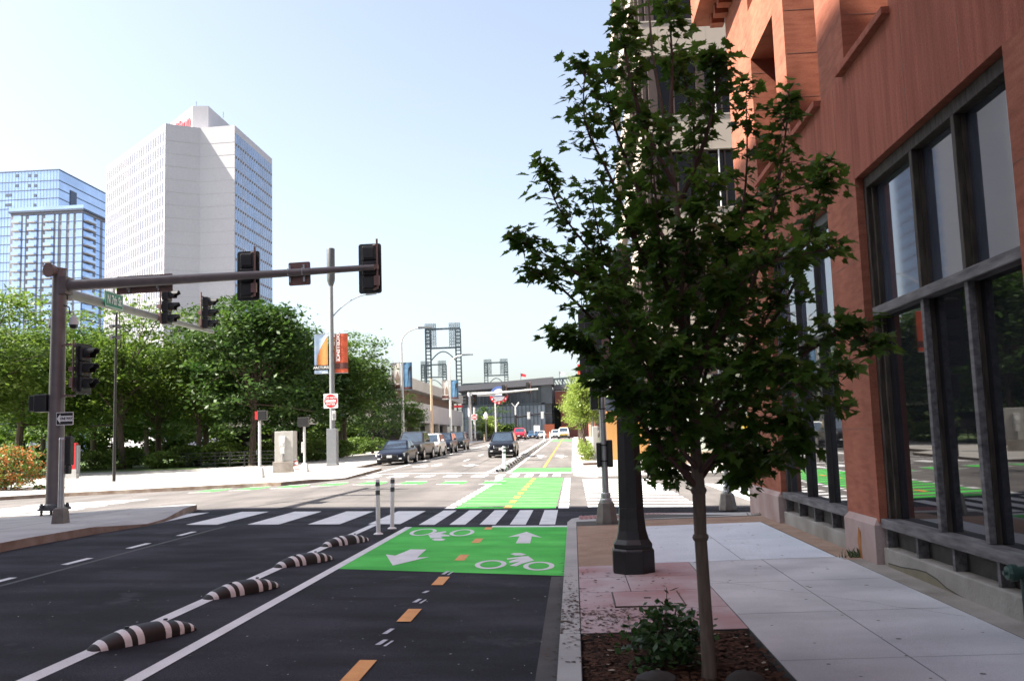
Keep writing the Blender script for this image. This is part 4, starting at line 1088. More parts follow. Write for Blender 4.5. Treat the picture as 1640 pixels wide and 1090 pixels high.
# sign backs on the arm
x0, x1 = arm_x(182).x, arm_x(272).x
t = thing('street_sign', 'long brown sign back behind the mast arm, near the bronze pole', 'street sign', ((x0+x1)/2, PY+.16, az((x0+x1)/2)-.04))
m = MB(); plate_xz(m, rrect(x1-x0, .42, .03), -.012, .0); m.build('panel', bronze_l, t)
m = MB(); 
for x in (-.35, .35): m.tube([(x, -.14, -.13), (x, -.14, .13)], .012, 6); m.span(x-.02, x+.02, -.06, -.012, -.18, .18)
m.build('clamp', galv, t); t.rotation_euler = (0, R(-1.0), 0)
x0 = arm_x(477).x
t = thing('sign', 'small square brown sign back on the mast arm between the two signals', 'sign', (x0, PY+.14, az(x0)-.02))
m = MB(); plate_xz(m, rrect(.51, .54, .04), -.012, .0); m.build('panel', bronze_l, t)
m = MB()
for x in (-.21, .12): m.tube([(x, -.215, -.07), (x, -.215, .1)], .012, 6); m.span(x-.02, x+.02, -.08, -.012, -.2, .2)
m.build('clamp', galv, t); t.rotation_euler = (0, R(-1.2), 0)
# street name sign hung under the second arm
def arm_y(u, v): 
    r = ray(u, v); q = PX/r.x; return Vector((PX, r.y*q, CAM_H+r.z*q))
a, b_ = arm_y(158, 480), arm_y(187, 484)
t = thing('street_name_sign', 'green street name sign reading N 7th St under the far mast arm', 'street sign', (PX+.16, (a.y+b_.y)/2, (a.z+b_.z)/2))
L = b_.y-a.y
m = MB(); m.span(-.012, .012, -L/2, L/2, -.2, .21); m.build('panel', sign_green, t)
m = MB(); e = .012
for q in ((-L/2+.01, L/2-.01, .186, .198), (-L/2+.01, L/2-.01, -.188, -.176), (-L/2+.01, -L/2+.022, -.176, .186), (L/2-.022, L/2-.01, -.176, .186)): m.span(.0125, .015, *q)
m.build('border', sign_white, t)
o = text_mesh('N 7th St', .32, sign_white, 'lettering', t, sx=L/1.40, bold=.004); o.rotation_euler = FACE_RIGHT; o.location = (.016, 0, 0)
m = MB(); m.span(-.02, .02, -.03, .03, .21, .34); m.build('hanger', galv, t)
for u, v, lab in ((262, 492, 'sideways traffic signal hanging from the far mast arm nearer the pole'), (327, 502, 'sideways traffic signal at the outer end of the far mast arm')):
    p = arm_y(u-7, v); signal((PX+.22, p.y, p.z), R(90), lab, False, 'signals on the far arm')
    m = MB()
p = atY(131, 591, PY-.1)
signal((p.x+.02, PY-.1, p.z), R(80), 'large traffic signal strapped to the side of the bronze pole', True)
m = MB(); s_ = COL.objects[-1]
t = thing('signal_mount', 'pair of pale brackets holding the pole mounted traffic signal', 'bracket', (PX+.17, PY-.06, p.z))
m = MB(); m.span(-.02, .34, -.03, .03, .56, .60); m.span(-.02, .30, -.03, .03, -.61, -.57); m.build('bracket', bronze_l, t)
t = thing('pedestrian_signal', 'black pedestrian signal box on the left side of the bronze pole', 'pedestrian signal', (PX-.33, PY-.05, atY(72, 645, PY).z))
m = MB(); m.span(-.12, .18, -.13, .15, -.21, .19); m.build('housing', black_pl, t, bevel=.02)
m = MB(); m.span(-.25, -.121, -.11, .13, -.19, .17); m.build('visor', black_pl, t, bevel=.02)
m = MB(); m.tube([(.18, 0, .1), (.33, .03, .1)], .02, 8); m.tube([(.18, 0, -.15), (.33, .03, -.15)], .02, 8); m.build('bracket', bronze, t)
# one way sign
p = atY(104, 670, PY-.22)
t = thing('one_way_sign', 'black and white one way sign strapped to the bronze pole', 'road sign', (p.x, PY-.23, p.z))
Lw = .40
m = MB(); plate_xz(m, rrect(Lw, .29, .015), 0, .012); m.build('panel', sign_white, t)
m = MB(); m.span(-Lw/2+.012, Lw/2-.012, -.003, 0, -.13, .13); m.build('face', sign_black, t)
m = MB()
m.poly([(-.185, -.006, 0), (-.10, -.006, -.11), (-.10, -.006, -.062), (.185, -.006, -.062), (.185, -.006, .062), (-.10, -.006, .062), (-.10, -.006, .11)]); m.build('arrow', sign_white, t)
o = text_mesh('ONE WAY', .085, sign_black, 'lettering', t, sx=.72, bold=.003); o.rotation_euler = FACE_CAM; o.location = (.04, -.008, 0)
# cameras under the arm
t = thing('dome_camera', 'pale dome camera hanging right of the bronze pole under the arm', 'camera', atY(118, 520, PY))
m = MB(); m.lathe([(.02, .26), (.03, .20), (.09, .16), (.105, .05), (.105, 0.0)], 14); m.build('housing', galv_w, t, smooth=True)
m = MB(); m.lathe([(.095, 0), (.085, -.05), (.05, -.09), (.01, -.10)], 14); m.build('dome', black_m, t, smooth=True)
m = MB(); m.tube([(-.3, 0, .30), (0, 0, .30), (0, 0, .24)], .02, 8); m.build('bracket', galv_w, t)
dup(t, atY(85, 522, PY+.1), R(180), 'pale dome camera hanging left of the bronze pole under the arm')
# floodlight mast in the park, behind
yy = 47.0; p = atY(186, 545, yy); gz = zleft(p.x, yy)
t = thing('floodlight_mast', 'thin dark park mast with four small floodlights behind the bronze pole', 'light mast', (p.x, yy, gz))
zt_ = atY(186, 500, yy).z-gz
m = MB(); m.tube([(0, 0, 0), (0, 0, zt_)], [.09, .055], 10); m.build('pole', black_m, t)
for z in (zt_-.75, zt_-1.35):
    for s_ in (-1, 1):
        m = MB(); m.tube([(0, 0, z), (s_*.18, -.05, z)], .02, 6); m.tube([(s_*.14, .06, z+.03), (s_*.22, -.16, z-.05)], [.07, .13], 10); m.build('floodlight', dgrey_m, t)
# short push button post
p = hit(97, 838, zisl)
t = thing('push_button_post', 'short steel push button post with a square base in front of the bronze pole', 'push button post', p)
m = MB(); m.lathe([(.17, 0), (.165, .05), (.145, .25), (.135, .29), (.09, .31)], 4, 0, ph=R(45)); m.build('base', castiron, t)
m = MB(); m.tube([(0, 0, .30), (0, 0, 1.62)], .058, 14); m.tube([(0, 0, 1.62), (0, 0, 1.66)], [.066, .05], 14); m.build('post', galv, t, smooth=True)
m = MB(); m.span(.04, .16, .0, .16, 1.12, 1.68); m.span(.06, .14, .0, .12, .95, 1.12); m.build('button_box', black_pl, t, bevel=.015)
# information kiosk beyond the side street
kq = hit(112, 766, zleft); 
t = thing('information_kiosk', 'red and white map kiosk standing on the plaza behind the bronze pole', 'kiosk', kq)
sk = kq.y/1450.0
m = MB(); m.span(-7*sk, 9*sk, -.02, .25, 0, 58*sk); m.build('panel', sign_red, t)
m = MB(); m.span(-5*sk, 3*sk, -.03, -.021, 14*sk, 48*sk); m.build('map', mat('map_paper', (.62, .62, .56), .5, scale=3, col2=(.40, .50, .40)), t)
m = MB(); m.span(9*sk, 13*sk, 0, .25, 8*sk, 54*sk); m.build('side_panel', grey_m, t)
m = MB(); m.span(-7*sk, 11*sk, -.05, .28, -.1, 15*sk); m.build('base', mat('kiosk_base', (.42, .42, .41), .6), t)
# ---- pedestrian poles and cabinet on the far corner of the plaza
def ped_pole(loc, label, hgt, lit):
    t = thing('pedestrian_pole', label, 'pedestrian signal', loc)
    m = MB(); m.lathe([(.26, 0), (.25, .1), (.19, .42), (.12, .48)], 4, 0, ph=R(45)); m.build('base', galv_w, t)
    m = MB(); m.tube([(0, 0, .46), (0, 0, hgt)], .065, 12); m.build('post', galv_w, t, smooth=True)
    m = MB(); m.span(-.05, .36, -.18, .12, hgt-.05, hgt+.40) if lit else m.span(-.30, .22, -.18, .16, hgt-.02, hgt+.46); m.build('signal_head', black_pl, t, bevel=.02)
    if lit:
        m = MB(); m.span(-.16, -.052, -.16, .08, hgt, hgt+.36); m.build('hand_light', mat('hand_red', (.35, .01, .02), .4, emit=((1, .05, .04), .25)), t)
    m = MB(); m.span(-.15, -.06, -.06, .10, 1.0, 1.55) if not lit else m.span(-.15, -.06, -.05, .05, 1.05, 1.25); m.build('button_box', galv_w if not lit else dgrey_m, t, bevel=.01)
    return t
ped_pole(hit(416, 765, zplaza), 'pale pedestrian pole with a red lit hand left of the control cabinet', 2.65, True)
ped_pole(hit(488, 756, zplaza), 'short pale pedestrian pole with a black box right of the control cabinet', 2.35, False)
p = hit(457, 756, zplaza); s_ = p.y/1450
t = thing('control_cabinet', 'pale metal control cabinet with a meter on a concrete block', 'cabinet', p)
m = MB(); m.span(-16.5*s_, 18*s_, -.45, .45, -.1, 17.5*s_); m.build('plinth', conc_dirty, t, bevel=.02)
m = MB(); m.span(-14*s_, 16.5*s_, -.35, .35, 17.5*s_, 66*s_); m.build('cabinet', mat('cabinet_steel', (.44, .43, .40), .55, metal=.3, scale=3), t, bevel=.015)
m = MB(); m.span(-6*s_, 4*s_, -.40, -.35, 42*s_, 58*s_); m.span(-3.5*s_, 3*s_, -.43, -.35, 30*s_, 41*s_); m.build('meter_box', galv_w, t, bevel=.01)
m = MB(); m.tube([(-.5*s_, -.40, 58*s_-.25), (-.5*s_, -.47, 58*s_-.25)], .12, 14); m.build('meter', sign_white, t)
m = MB(); m.tube([(-.5*s_, -.40, 18*s_), (-.5*s_, -.40, 30*s_)], .04, 8); m.build('conduit', galv, t)
t = thing('leaning_sign', 'red and white striped barricade board leaning on the control cabinet', 'barricade', (p.x+.78, p.y-.3, p.z))
m = MB(); m.hexa([(-.1, -.3, 0), (.16, -.3, 0), (.16, -.2, 0), (-.1, -.2, 0), (-.32, .05, .68), (-.1, .05, .68), (-.1, .14, .68), (-.32, .14, .68)]); bo = m.build('board', sign_white, t)
m = MB()
for k in range(3):
    z = .1+k*.2; f = z/.68; x = -.22*f
    m.quad((x-.09, -.306+.35*f, z), (x+.15, -.306+.35*f, z+.03), (x+.15-.03, -.306+.35*(f+.14), z+.13), (x-.12, -.306+.35*(f+.14), z+.10))
m.build('stripe', mat('faded_red', (.42, .12, .10), .6), t)
# ---- banner pole on the plaza
bpz = hit(533, 745, zplaza); s_ = bpz.y/1450
t = thing('banner_pole', 'tall grey pole with a cylinder antenna, curved lamp arm and box base', 'street lamp', bpz)
zz_ = lambda v: zat(v, bpz.x, bpz.y)-bpz.z
m = MB(); m.span(-8*s_, 8*s_, -.25, .25, 0, zz_(686)); m.span(-9*s_, 9*s_, -.3, .3, 0, .12); m.build('base_box', grey_m, t, bevel=.02)
m = MB(); m.tube([(0, 0, zz_(686)), (0, 0, zz_(455))], [.165, .13], 14); m.build('pole', grey_m, t, smooth=True)
m = MB(); m.lathe([(.13, zz_(458)), (.24, zz_(450)), (.255, zz_(446)), (.255, zz_(399)), (.24, zz_(398))], 20); m.build('antenna', dgrey_m, t, smooth=True)
m = MB(); pts = []
for k in range(9):
    q = k/8; pts.append((q*2.35, 0, zz_(510)+(zz_(474)-zz_(510))*math.sin(q*math.pi/2)**.85))
m.tube(pts, .035, 8); m.build('lamp_arm', grey_m, t)
m = MB(); m.hexa([(2.2, -.12, zz_(475)), (2.85, -.1, zz_(474)), (2.85, .1, zz_(474)), (2.2, .12, zz_(475)), (2.2, -.1, zz_(473)+.04), (2.85, -.06, zz_(473)), (2.85, .06, zz_(473)), (2.2, .1, zz_(473)+.04)]); m.tube([(2.4, 0, zz_(473)), (2.4, 0, zz_(470))], .05, 8); m.build('lamp_head', dgrey_m, t)
def banner(loc, x0, x1, z0, z1, kind, label):
    t = thing('banner', label, 'banner', loc)
    w_ = x1-x0; h = z1-z0
    def cloth(xa, xb, za_, zb_, y, mt, name):
        m = MB(); n = 8
        for i in range(n+1):
            q = i/n; x = xa+(xb-xa)*q; yv = y+.025*math.sin(x*7)
            m.v += [(x, yv, za_), (x, yv, zb_)]
        for i in range(n): m.f.append((2*i, 2*i+2, 2*i+3, 2*i+1)); m.m.append(0)
        return m.build(name, mt, t)
    def shape(ps, y, mt, name):
        m = MB(); m.poly([(x0+u*w_, y+.025*math.sin((x0+u*w_)*7), z0+v*h) for u, v in ps]); return m.build(name, mt, t)
    if kind == 'arch':
        cloth(x0, x1, z0, z1, 0, mat('banner_sky', (.28, .45, .68), .8, scale=2, col2=(.55, .63, .72)), 'cloth')
        for k in range(10):                          # sweeping arch in vertical pleats
            u0, u1 = .18+.082*k, .18+.082*(k+1)
            f = lambda u: .16+.80*max(0, (u-.12)/.88)**.5
            shape([(u0, .2), (min(1, u1), .2), (min(1, u1), f(u1)), (u0, f(u0))], -.012, MATS.get('arch_orange') or mat('arch_orange', (.58, .22, .06), .8, scale=6), 'arch')
        cloth(x0, x1, z0+.08*h, z0+.21*h, -.02, sign_black, 'band'); tx, ts, ty = 'ARCTURIS', .21, .145
        o = text_mesh(tx, ts, sign_white, 'lettering', t, bold=.004); o.rotation_euler = FACE_CAM; o.location = ((x0+x1)/2, -.055, z0+ty*h)
    elif kind == 'word':
        cloth(x0, x1, z0, z1, 0, mat('banner_red', (.56, .10, .045), .8, scale=2.5, var=.25), 'cloth')
        cloth(x0, x1, z0+.10*h, z0+.25*h, -.02, mat('banner_dark', (.10, .035, .03), .8), 'band')
        o = text_mesh('EXCELLENCE', .30, sign_white, 'lettering', t, bold=.008); o.rotation_euler = (R(90), R(90), 0); o.location = (x0+.26*w_, -.06, z0+.66*h)
    elif kind == 'pale':
        cloth(x0, x1, z0, z1, 0, mat('banner_pale', (.42, .38, .35), .8, scale=2.4, col2=(.62, .58, .54)), 'cloth')
        shape([(.1, .25), (.25, .25), (.25, .6), (.1, .55)], -.012, mat('photo_brown', (.20, .14, .11), .8), 'picture'); shape([(.5, .25), (.9, .25), (.9, .45), (.7, .7), (.5, .5)], -.012, MATS['photo_brown'], 'picture')
        cloth(x0, x1, z0+.06*h, z0+.2*h, -.02, MATS['banner_dark'], 'band')
    else:
        cloth(x0, x1, z0, z1, 0, mat('banner_blue', (.06, .15, .27), .8, scale=2, col2=(.12, .26, .42)), 'cloth')
        shape([(.45, .1), (.95, .1), (.95, .9), (.6, .8)], -.012, mat('photo_dark', (.05, .05, .06), .8), 'picture')
        cloth(x0, x1, z0+.02*h, z0+.10*h, -.02, MATS['banner_dark'], 'band')
    for z in (z0-.02, z1+.02): m = MB(); m.tube([(0, 0, z), (x0 if x0 < 0 else x1, 0, z)], .018, 6); m.build('rod', galv, t)
    return t
banner((bpz.x, bpz.y-.02, bpz.z), -28.5*s_, -6*s_, zz_(597), zz_(535), 'arch', 'banner with an orange arch on blue, left side of the tall grey pole')
banner((bpz.x, bpz.y-.02, bpz.z), 5*s_, 27*s_, zz_(597), zz_(535), 'word', 'red banner reading EXCELLENCE, right side of the tall grey pole')
def do_not_enter(loc, size, label):
    t = thing('do_not_enter_sign', label, 'road sign', loc); h = size/2
    m = MB(); plate_xz(m, rrect(size, size, size*.06), 0, .015); m.build('panel', sign_white, t)
    m = MB(); n = 28; m.poly([(h*.9*math.cos(2*math.pi*k/n), -.006, h*.9*math.sin(2*math.pi*k/n)) for k in range(n)]); m.build('disc', sign_red, t)
    m = MB(); m.quad((-h*.72, -.012, -h*.15), (h*.72, -.012, -h*.15), (h*.72, -.012, h*.15), (-h*.72, -.012, h*.15)); m.build('bar', sign_white, t)
    for tx, z in (('DO NOT', h*.42), ('ENTER', -h*.45)):
        o = text_mesh(tx, size*.21, sign_white, 'lettering', t, bold=.004); o.rotation_euler = FACE_CAM; o.location = (0, -.014, z)
    return t
do_not_enter((xat(530, bpz.y-.25, 3), bpz.y-.25, zat(642, bpz.x, bpz.y)), 23.5*s_, 'square do not enter sign on the grey pole under the banners')
t = thing('post_box', 'small pale box on the grey pole below the do not enter sign', 'box', (bpz.x+.16, bpz.y-.22, zat(665, bpz.x, bpz.y)))
m = MB(); m.span(-.1, .12, -.08, .05, -.28, .28); m.build('case', galv_w, t, bevel=.02)
m = MB(); m.span(-.07, .09, -.09, -.081, -.2, .1); m.build('door', grey_m, t)
# ---- curved street lamps further along, with banners
def street_lamp(u, Y, vtop, uh, vh, label, mt, banners=None, dbl=False):
    x = xat(u, Y, 2); gz = zleft(x, Y); t = thing('street_lamp', label, 'street lamp', (x, Y, gz), 0, 'curved street lamps')
    z = lambda v: zat(v, x, Y)-gz; s_ = Y/1450
    m = MB(); m.tube([(0, 0, 0), (0, 0, z(vtop))], [.17, .10], 12); m.tube([(0, 0, 0), (0, 0, .5)], [.25, .19], 12); m.build('pole', mt, t, smooth=True)
    m = MB(); pts = []; xe = xat(uh, Y, 8)-x
    for k in range(9):
        q = k/8; a = q*math.pi/2; pts.append((xe*(1-math.cos(a)), 0, z(vtop)-.1+(z(vh)-z(vtop)+.1)*math.sin(a)))
    m.tube(pts, [.10-.005*k for k in range(9)], 8); m.build('lamp_arm', mt, t, smooth=True)
    m = MB(); m.hexa([(xe-.3, -.14, z(vh)-.10), (xe+1.1, -.14, z(vh)-.06), (xe+1.1, .14, z(vh)-.06), (xe-.3, .14, z(vh)-.10), (xe-.3, -.1, z(vh)+.12), (xe+1.1, -.08, z(vh)+.08), (xe+1.1, .08, z(vh)+.08), (xe-.3, .1, z(vh)+.12)]); m.build('lamp_head', dgrey_m, t, bevel=.02)
    return t, x, gz
t, x, gz = street_lamp(645.5, 86, 548, 676, 526, 'nearest curved street lamp behind the parked cars, with two banners', galv_w)
s_ = 86/1450; z = lambda v: zat(v, x, 86)-gz
banner((x, 85.9, gz), -17*s_, -2.5*s_, z(624), z(581), 'pale', 'pale banner left of the nearest curved lamp pole')
banner((x, 85.9, gz), 2.5*s_, 17*s_, z(624), z(581), 'blue', 'dark blue banner right of the nearest curved lamp pole')
t, x, gz = street_lamp(722.5, 112, 584, 745, 569, 'second curved street lamp further down the street, with two banners', galv_w)
s_ = 112/1450; z = lambda v: zat(v, x, 112)-gz
banner((x, 111.9, gz), -13*s_, -2*s_, z(639), z(609), 'pale', 'pale orange tinted banner left of the second curved lamp pole')
banner((x, 111.9, gz), 2*s_, 14*s_, z(639), z(609), 'blue', 'bright blue banner right of the second curved lamp pole')
x = xat(692, 98, 3); t = thing('utility_pole', 'thin tan pole between the two curved street lamps', 'pole', (x, 98, zleft(x, 98)))
m = MB(); m.tube([(0, 0, 0), (0, 0, zat(606, x, 98)-zleft(x, 98))], [.17, .12], 10); m.build('pole', tanpole, t)
m = MB(); m.tube([(0, 0, 0), (0, 0, .35)], [.3, .26], 8); m.build('base', conc_dirty, t)
# ---- far signal gantry
YF = 138.0; x = xat(753, YF, 3); gz = zleft(x, YF); z = lambda v: zat(v, x, YF)-gz
t = thing('signal_pole', 'pale far signal pole with one long arm across the street', 'signal pole', (x, YF, gz))
m = MB(); m.tube([(0, 0, 0), (0, 0, z(628))], [.30, .24], 12); m.build('pole', galv_w, t, smooth=True)
xe = xat(862, YF, 8)-x
m = MB(); m.tube([(.2, 0, z(633)), (xe*.5, 0, z(630)), (xe, 0, z(626.5))], [.22, .17, .11], 10); m.span(.3, 4.0, -.05, .05, z(634)-.1, z(629)+.1); m.build('mast_arm', galv_w, t, smooth=True)
for u, v, rz, lab in ((808, 625, 180, 'far traffic signal beside the round crest on the pale arm'), (847, 621, 180, 'far traffic signal near the tip of the pale arm'), (747, 640, -90, 'far pale traffic signal on the left of the pale pole'), (760, 640, 0, 'far dark traffic signal right of the pale pole facing the viewer')):
    o = signal((xat(u, YF, 8), YF+.3 if rz == 180 else YF-.2, zat(v, xat(u, YF, 8), YF)), R(rz), lab, rz != -90, 'signals on the far pale pole'); o.scale = (1.5,)*3
x2 = xat(760.5, 134, 3)
t = thing('sign_post', 'pale sign post carrying the far do not enter sign', 'pole', (x2, 134, zleft(x2, 134)))
m = MB(); m.tube([(0, 0, 0), (0, 0, zat(652, x2, 134)-zleft(x2, 134))], .14, 10); m.build('post', galv_w, t)
m = MB(); m.box((0, 0, .2), (.5, .5, .4)); m.build('base', conc_dirty, t)
do_not_enter((x2, 133.8, zat(667.5, x2, 134)), .85, 'far do not enter sign below the far dark traffic signal')
# more far poles in front of the ballpark
for u, Y, v0, lab, mt in ((794.5, 150, 642, 'thin white lamp pole in front of the round crest', galv_w), (776, 175, 668, 'thin pole rising from the small tree by the ballpark', tanpole)):
    x = xat(u, Y, 3); t = thing('utility_pole', lab, 'pole', (x, Y, zroad(x, Y)))
    h = zat(v0, x, Y)-zroad(x, Y)
    m = MB(); m.tube([(0, 0, 0), (0, 0, h)], [.16, .10], 8); m.build('pole', mt, t)
    m = MB(); m.box((0, 0, h), (.5, .3, .2)); m.build('head', galv_w, t)
YQ = 165.0; x = xat(826.5, YQ, 3); t = thing('signal_pole', 'black signal pole with a V shaped twin lamp in front of the ballpark', 'signal pole', (x, YQ, zroad(x, YQ)))
z = lambda v: zat(v, x, YQ)-zroad(x, YQ); s_ = YQ/1450
m = MB(); m.tube([(0, 0, 0), (0, 0, z(664))], [.28, .22], 8); m.tube([(.1, 0, z(668)), (30*s_, 0, z(664)), (58*s_, 0, z(664))], .16, 8); m.build('pole', black_m, t)
m = MB(); m.tube([(0, 0, z(664)), (0, 0, z(652))], .12, 8); m.tube([(0, 0, z(652)), (-6*s_, 0, z(645))], .09, 6); m.tube([(0, 0, z(652)), (6*s_, 0, z(644))], .12, 6); m.build('twin_lamp', galv_w, t)
for du in (21, 43):
    m = MB(); m.box((du*s_, -.1, z(666)), (.35, .3, 1.1)); m.box((du*s_, -.2, z(666)), (.55, .04, 1.3)); m.build('signal_head', galv_w, t)
x = xat(860, 150, 2); t = thing('road_sign', 'pale sign panel on two posts near the far cars', 'road sign', (x, 150, zroad(x, 150)))
z = lambda v: zat(v, x, 150)-zroad(x, 150)
m = MB(); m.span(-.5, .5, -.03, .03, z(690), z(681)); m.build('panel', sign_white, t)
m = MB(); m.tube([(-.42, .05, 0), (-.42, .05, z(681))], .05, 6); m.tube([(.42, .05, 0), (.42, .05, z(681))], .05, 6); m.build('post', galv_w, t)
x = xat(779, 128, 2); t = thing('globe_lamp', 'old fashioned pale globe lamp before the dark trees', 'street lamp', (x, 128, zroad(x, 128)))
z = lambda v: zat(v, x, 128)-zroad(x, 128)
m = MB(); m.tube([(0, 0, 0), (0, 0, z(672))], [.12, .07], 8); m.build('pole', dgrey_m, t)
m = MB(); m.lathe([(.08, z(672)), (.28, z(669)), (.30, z(664)), (.12, z(661)), (.02, z(659))], 10); m.build('globe', sign_white, t)

# ---- delineator posts and rubber lane dividers
def stub(loc, label, group, h=.93, r=.038):
    t = thing('delineator_post', label, 'bollard', loc, 0, group)
    m = MB(); m.lathe([(.085, 0), (.08, .012), (.045, .03)], 14); m.build('base', sign_white, t)
    m = MB(); m.tube([(0, 0, .02), (0, 0, h-.03), (0, 0, h)], [r, r, r*.82], 16); m.build('post', mat('post_white', (.84, .83, .84), .5, scale=6, col2=(.90, .89, .90)) if 'post_white' not in MATS else MATS['post_white'], t, smooth=True)
    for a, b_ in ((h-.115, h-.045), (h-.265, h-.185)):
        m = MB(); m.tube([(0, 0, a), (0, 0, b_)], r+.0025, 16); m.build('band', mat('band_grey', (.10, .10, .115), .35) if 'band_grey' not in MATS else MATS['band_grey'], t, smooth=True)
    return t
a = hit(606, 855); d1 = stub(a, 'left and nearer of the two white delineator posts by the bike box', 'white delineator posts')
b_ = hit(628, 846); d2 = dup(d1, b_, 0, 'right and farther of the two white delineator posts by the bike box'); d2.rotation_euler = (0, R(1.5), 0)
p = hit(808, 754); dup(d1, p, 0, 'white delineator post in front of the oncoming dark car', scale=(2.2, 2.2, 1.25))
for u, v, lab in ((872, 703, 'tallest far white delineator post at the end of the divider row'), (881, 702.5, 'second far white delineator post right of the tallest far one')):
    p = hit(u, v) or Vector((-3.5, 130, 1.2)); dup(d1, p, 0, lab, scale=(2.4, 2.4, 1.3))
def divider(loc, rz, label, group):
    t = thing('lane_divider', label, 'lane divider', loc, rz, group)
    L, Wd, H = .98, .26, .135; n, k = 36, 12
    def prof(q):
        return max(0.0, math.sin(math.pi*min(1, max(0, q))))**.55
    stripes = ((.06, .115), (.25, .31), (.36, .42), (.62, .68), (.77, .82), (.90, .94))
    m = MB(); o = 0
    qs = sorted(set([i/n for i in range(n+1)] + [s for p_ in stripes for s in p_]))
    for q in qs:
        s_ = prof(q)
        for j in range(k+1):
            a = math.pi*j/k
            m.v.append((Wd/2*(.30+.70*s_)*math.cos(a), (q-.5)*L+.06*math.sin(a)*s_*(q-.5), H*s_*max(0, math.sin(a))**.8))
    for i in range(len(qs)-1):
        mid = (qs[i]+qs[i+1])/2; mi = 1 if any(a <= mid <= b_ for a, b_ in stripes) else 0
        for j in range(k): m.f.append((i*(k+1)+j, i*(k+1)+j+1, (i+1)*(k+1)+j+1, (i+1)*(k+1)+j)); m.m.append(mi)
    m.build('body', [rubber, tape], t, smooth=True)
    m = MB()
    for q in (-.16, .20): m.tube([(0, q, H*.93), (0, q, H*1.015)], .018, 8)
    m.build('bolt', black_m, t)
    return t
def div_at(u, v): return hit(u, v)
labs = ['nearest and largest black lane divider with white stripes, bottom left', 'second striped lane divider from the viewer between the white lines', 'third striped lane divider from the viewer between the white lines', 'farthest of the four near striped lane dividers, beside the green box']
spots = [(219, 1027), (385, 949), (491, 903), (563, 872)]
d0 = None
for (u, v), lab in zip(spots, labs):
    p = hit(u, v+2); p.x = -3.61; p.y = (7.5, 9.75, 12.0, 14.2)[labs.index(lab)]; p.z = zroad(p.x, p.y)
    rz = R(-30)
    if d0 is None: d0 = divider(p, rz, lab, 'near striped lane dividers')
    else: dup(d0, p, rz + R(rnd.uniform(-2, 2)), lab)
y = 42.8; k = 0
while y < 118:
    o = dup(d0, (-3.5, y, zroad(-3.5, y)), R(-28), 'small striped rubber divider in the long sunlit row beyond the junction', 'far row of striped dividers', 1.25)
    y += 2.0; k += 1

# ---- right pavement: black lamp post, silver signal pole, bollard bases
t = thing('lamp_post', 'thick black lamp post with a flared octagonal base on the right pavement', 'lamp post', (.61, 10.25, zsw(.6, 10.2)+.004))
m = MB(); m.lathe([(.245, 0), (.245, .24), (.225, .265)], 8, 0, ph=R(22.5)); m.lathe([(.225, .265), (.225, .31), (.19, .36), (.165, .45), (.15, .58), (.145, .70)], 8, 0, ph=R(22.5)); m.build('base', black_m, t, bevel=.008)
m = MB(); m.lathe([(.145, .70), (.115, 2.2), (.10, 3.0)], 8, 0, ph=R(22.5)); m.build('post', black_m, t)
m = MB(); m.lathe([(.10, 3.0), (.13, 3.03), (.13, 3.08), (.08, 3.12), (.07, 3.2)], 8, 0, ph=R(22.5)); m.build('collar', black_m, t)
m = MB(); m.lathe([(.07, 3.2), (.12, 3.25), (.14, 3.4), (.11, 3.55), (.04, 3.63), (.02, 3.68)], 12); m.build('lantern', mat('lantern', (.03, .03, .03), .3), t, smooth=True)
p = hit(972, 837, zsw)
t = thing('signal_pole', 'slim silver signal pole with a cast square base on the right corner', 'signal pole', p)
def octbase(t, k=1.0):
    m = MB(); m.lathe([(.20*k, 0), (.20*k, .03), (.145*k, .34*k), (.12*k, .36*k)], 8, 0, ph=R(22.5)); m.build('base', castiron, t)
    m = MB(); m.lathe([(.105*k, .35*k), (.105*k, .40*k), (.085*k, .42*k), (.085*k, .5*k), (.062*k, .52*k)], 14); m.build('collar', galv, t)
octbase(t)
m = MB(); m.tube([(0, 0, .5), (0, 0, 4.2)], [.058, .052], 14); m.lathe([(.065, 4.2), (.05, 4.26), (.01, 4.29)], 12); m.build('post', galv, t, smooth=True)
m = MB(); m.span(-.13, -.055, -.06, .1, .95, 1.38); m.span(.055, .15, -.06, .1, .95, 1.42); m.build('button_box', black_pl, t, bevel=.02)
m = MB()
for z in (1.05, 1.32, 1.95, 2.2): m.tube([(0, 0, z), (0, 0, z+.02)], .066, 12)
m.build('strap', black_pl, t)
signal((p.x-.08, p.y-.16, zat(551, p.x, p.y)), R(180), 'traffic signal half hidden by maple leaves on the silver pole', True).scale = (1.06,)*3
t = thing('pedestrian_signal', 'narrow black pedestrian signal on the silver pole below the leaves', 'pedestrian signal', (p.x-.13, p.y+.02, zat(637, p.x, p.y)))
m = MB(); m.span(-.07, .06, -.13, .2, -.2, .2); m.build('housing', black_pl, t, bevel=.02)
m = MB(); m.tube([(.06, 0, .1), (.12, 0, .1)], .02, 8); m.build('bracket', black_pl, t)
for u, v, h, lab in ((1045, 770, 3.0, 'silver pedestrian post on the far right corner behind the black lamp post'),):
    p = hit(u, v, lambda x, y: zfar(x, y) if y > 36 else zroad(x, y))
    p = Vector((xat(u, 37.4, .3), 37.4, zfar(2, 37.4)))
    t = thing('pedestrian_pole', lab, 'pedestrian signal', p); octbase(t, 1.15)
    m = MB(); m.tube([(0, 0, .5), (0, 0, h)], .065, 12); m.build('post', galv_w, t, smooth=True)
    m = MB(); m.span(-.25, .25, -.15, .15, h-.55, h-.05); m.build('signal_head', black_pl, t, bevel=.02)
p = hit(1166, 816, zsw)
t = thing('pedestrian_pole', 'silver push button pole beside the red building, mostly hidden by leaves', 'pedestrian signal', p); octbase(t, 1.0)
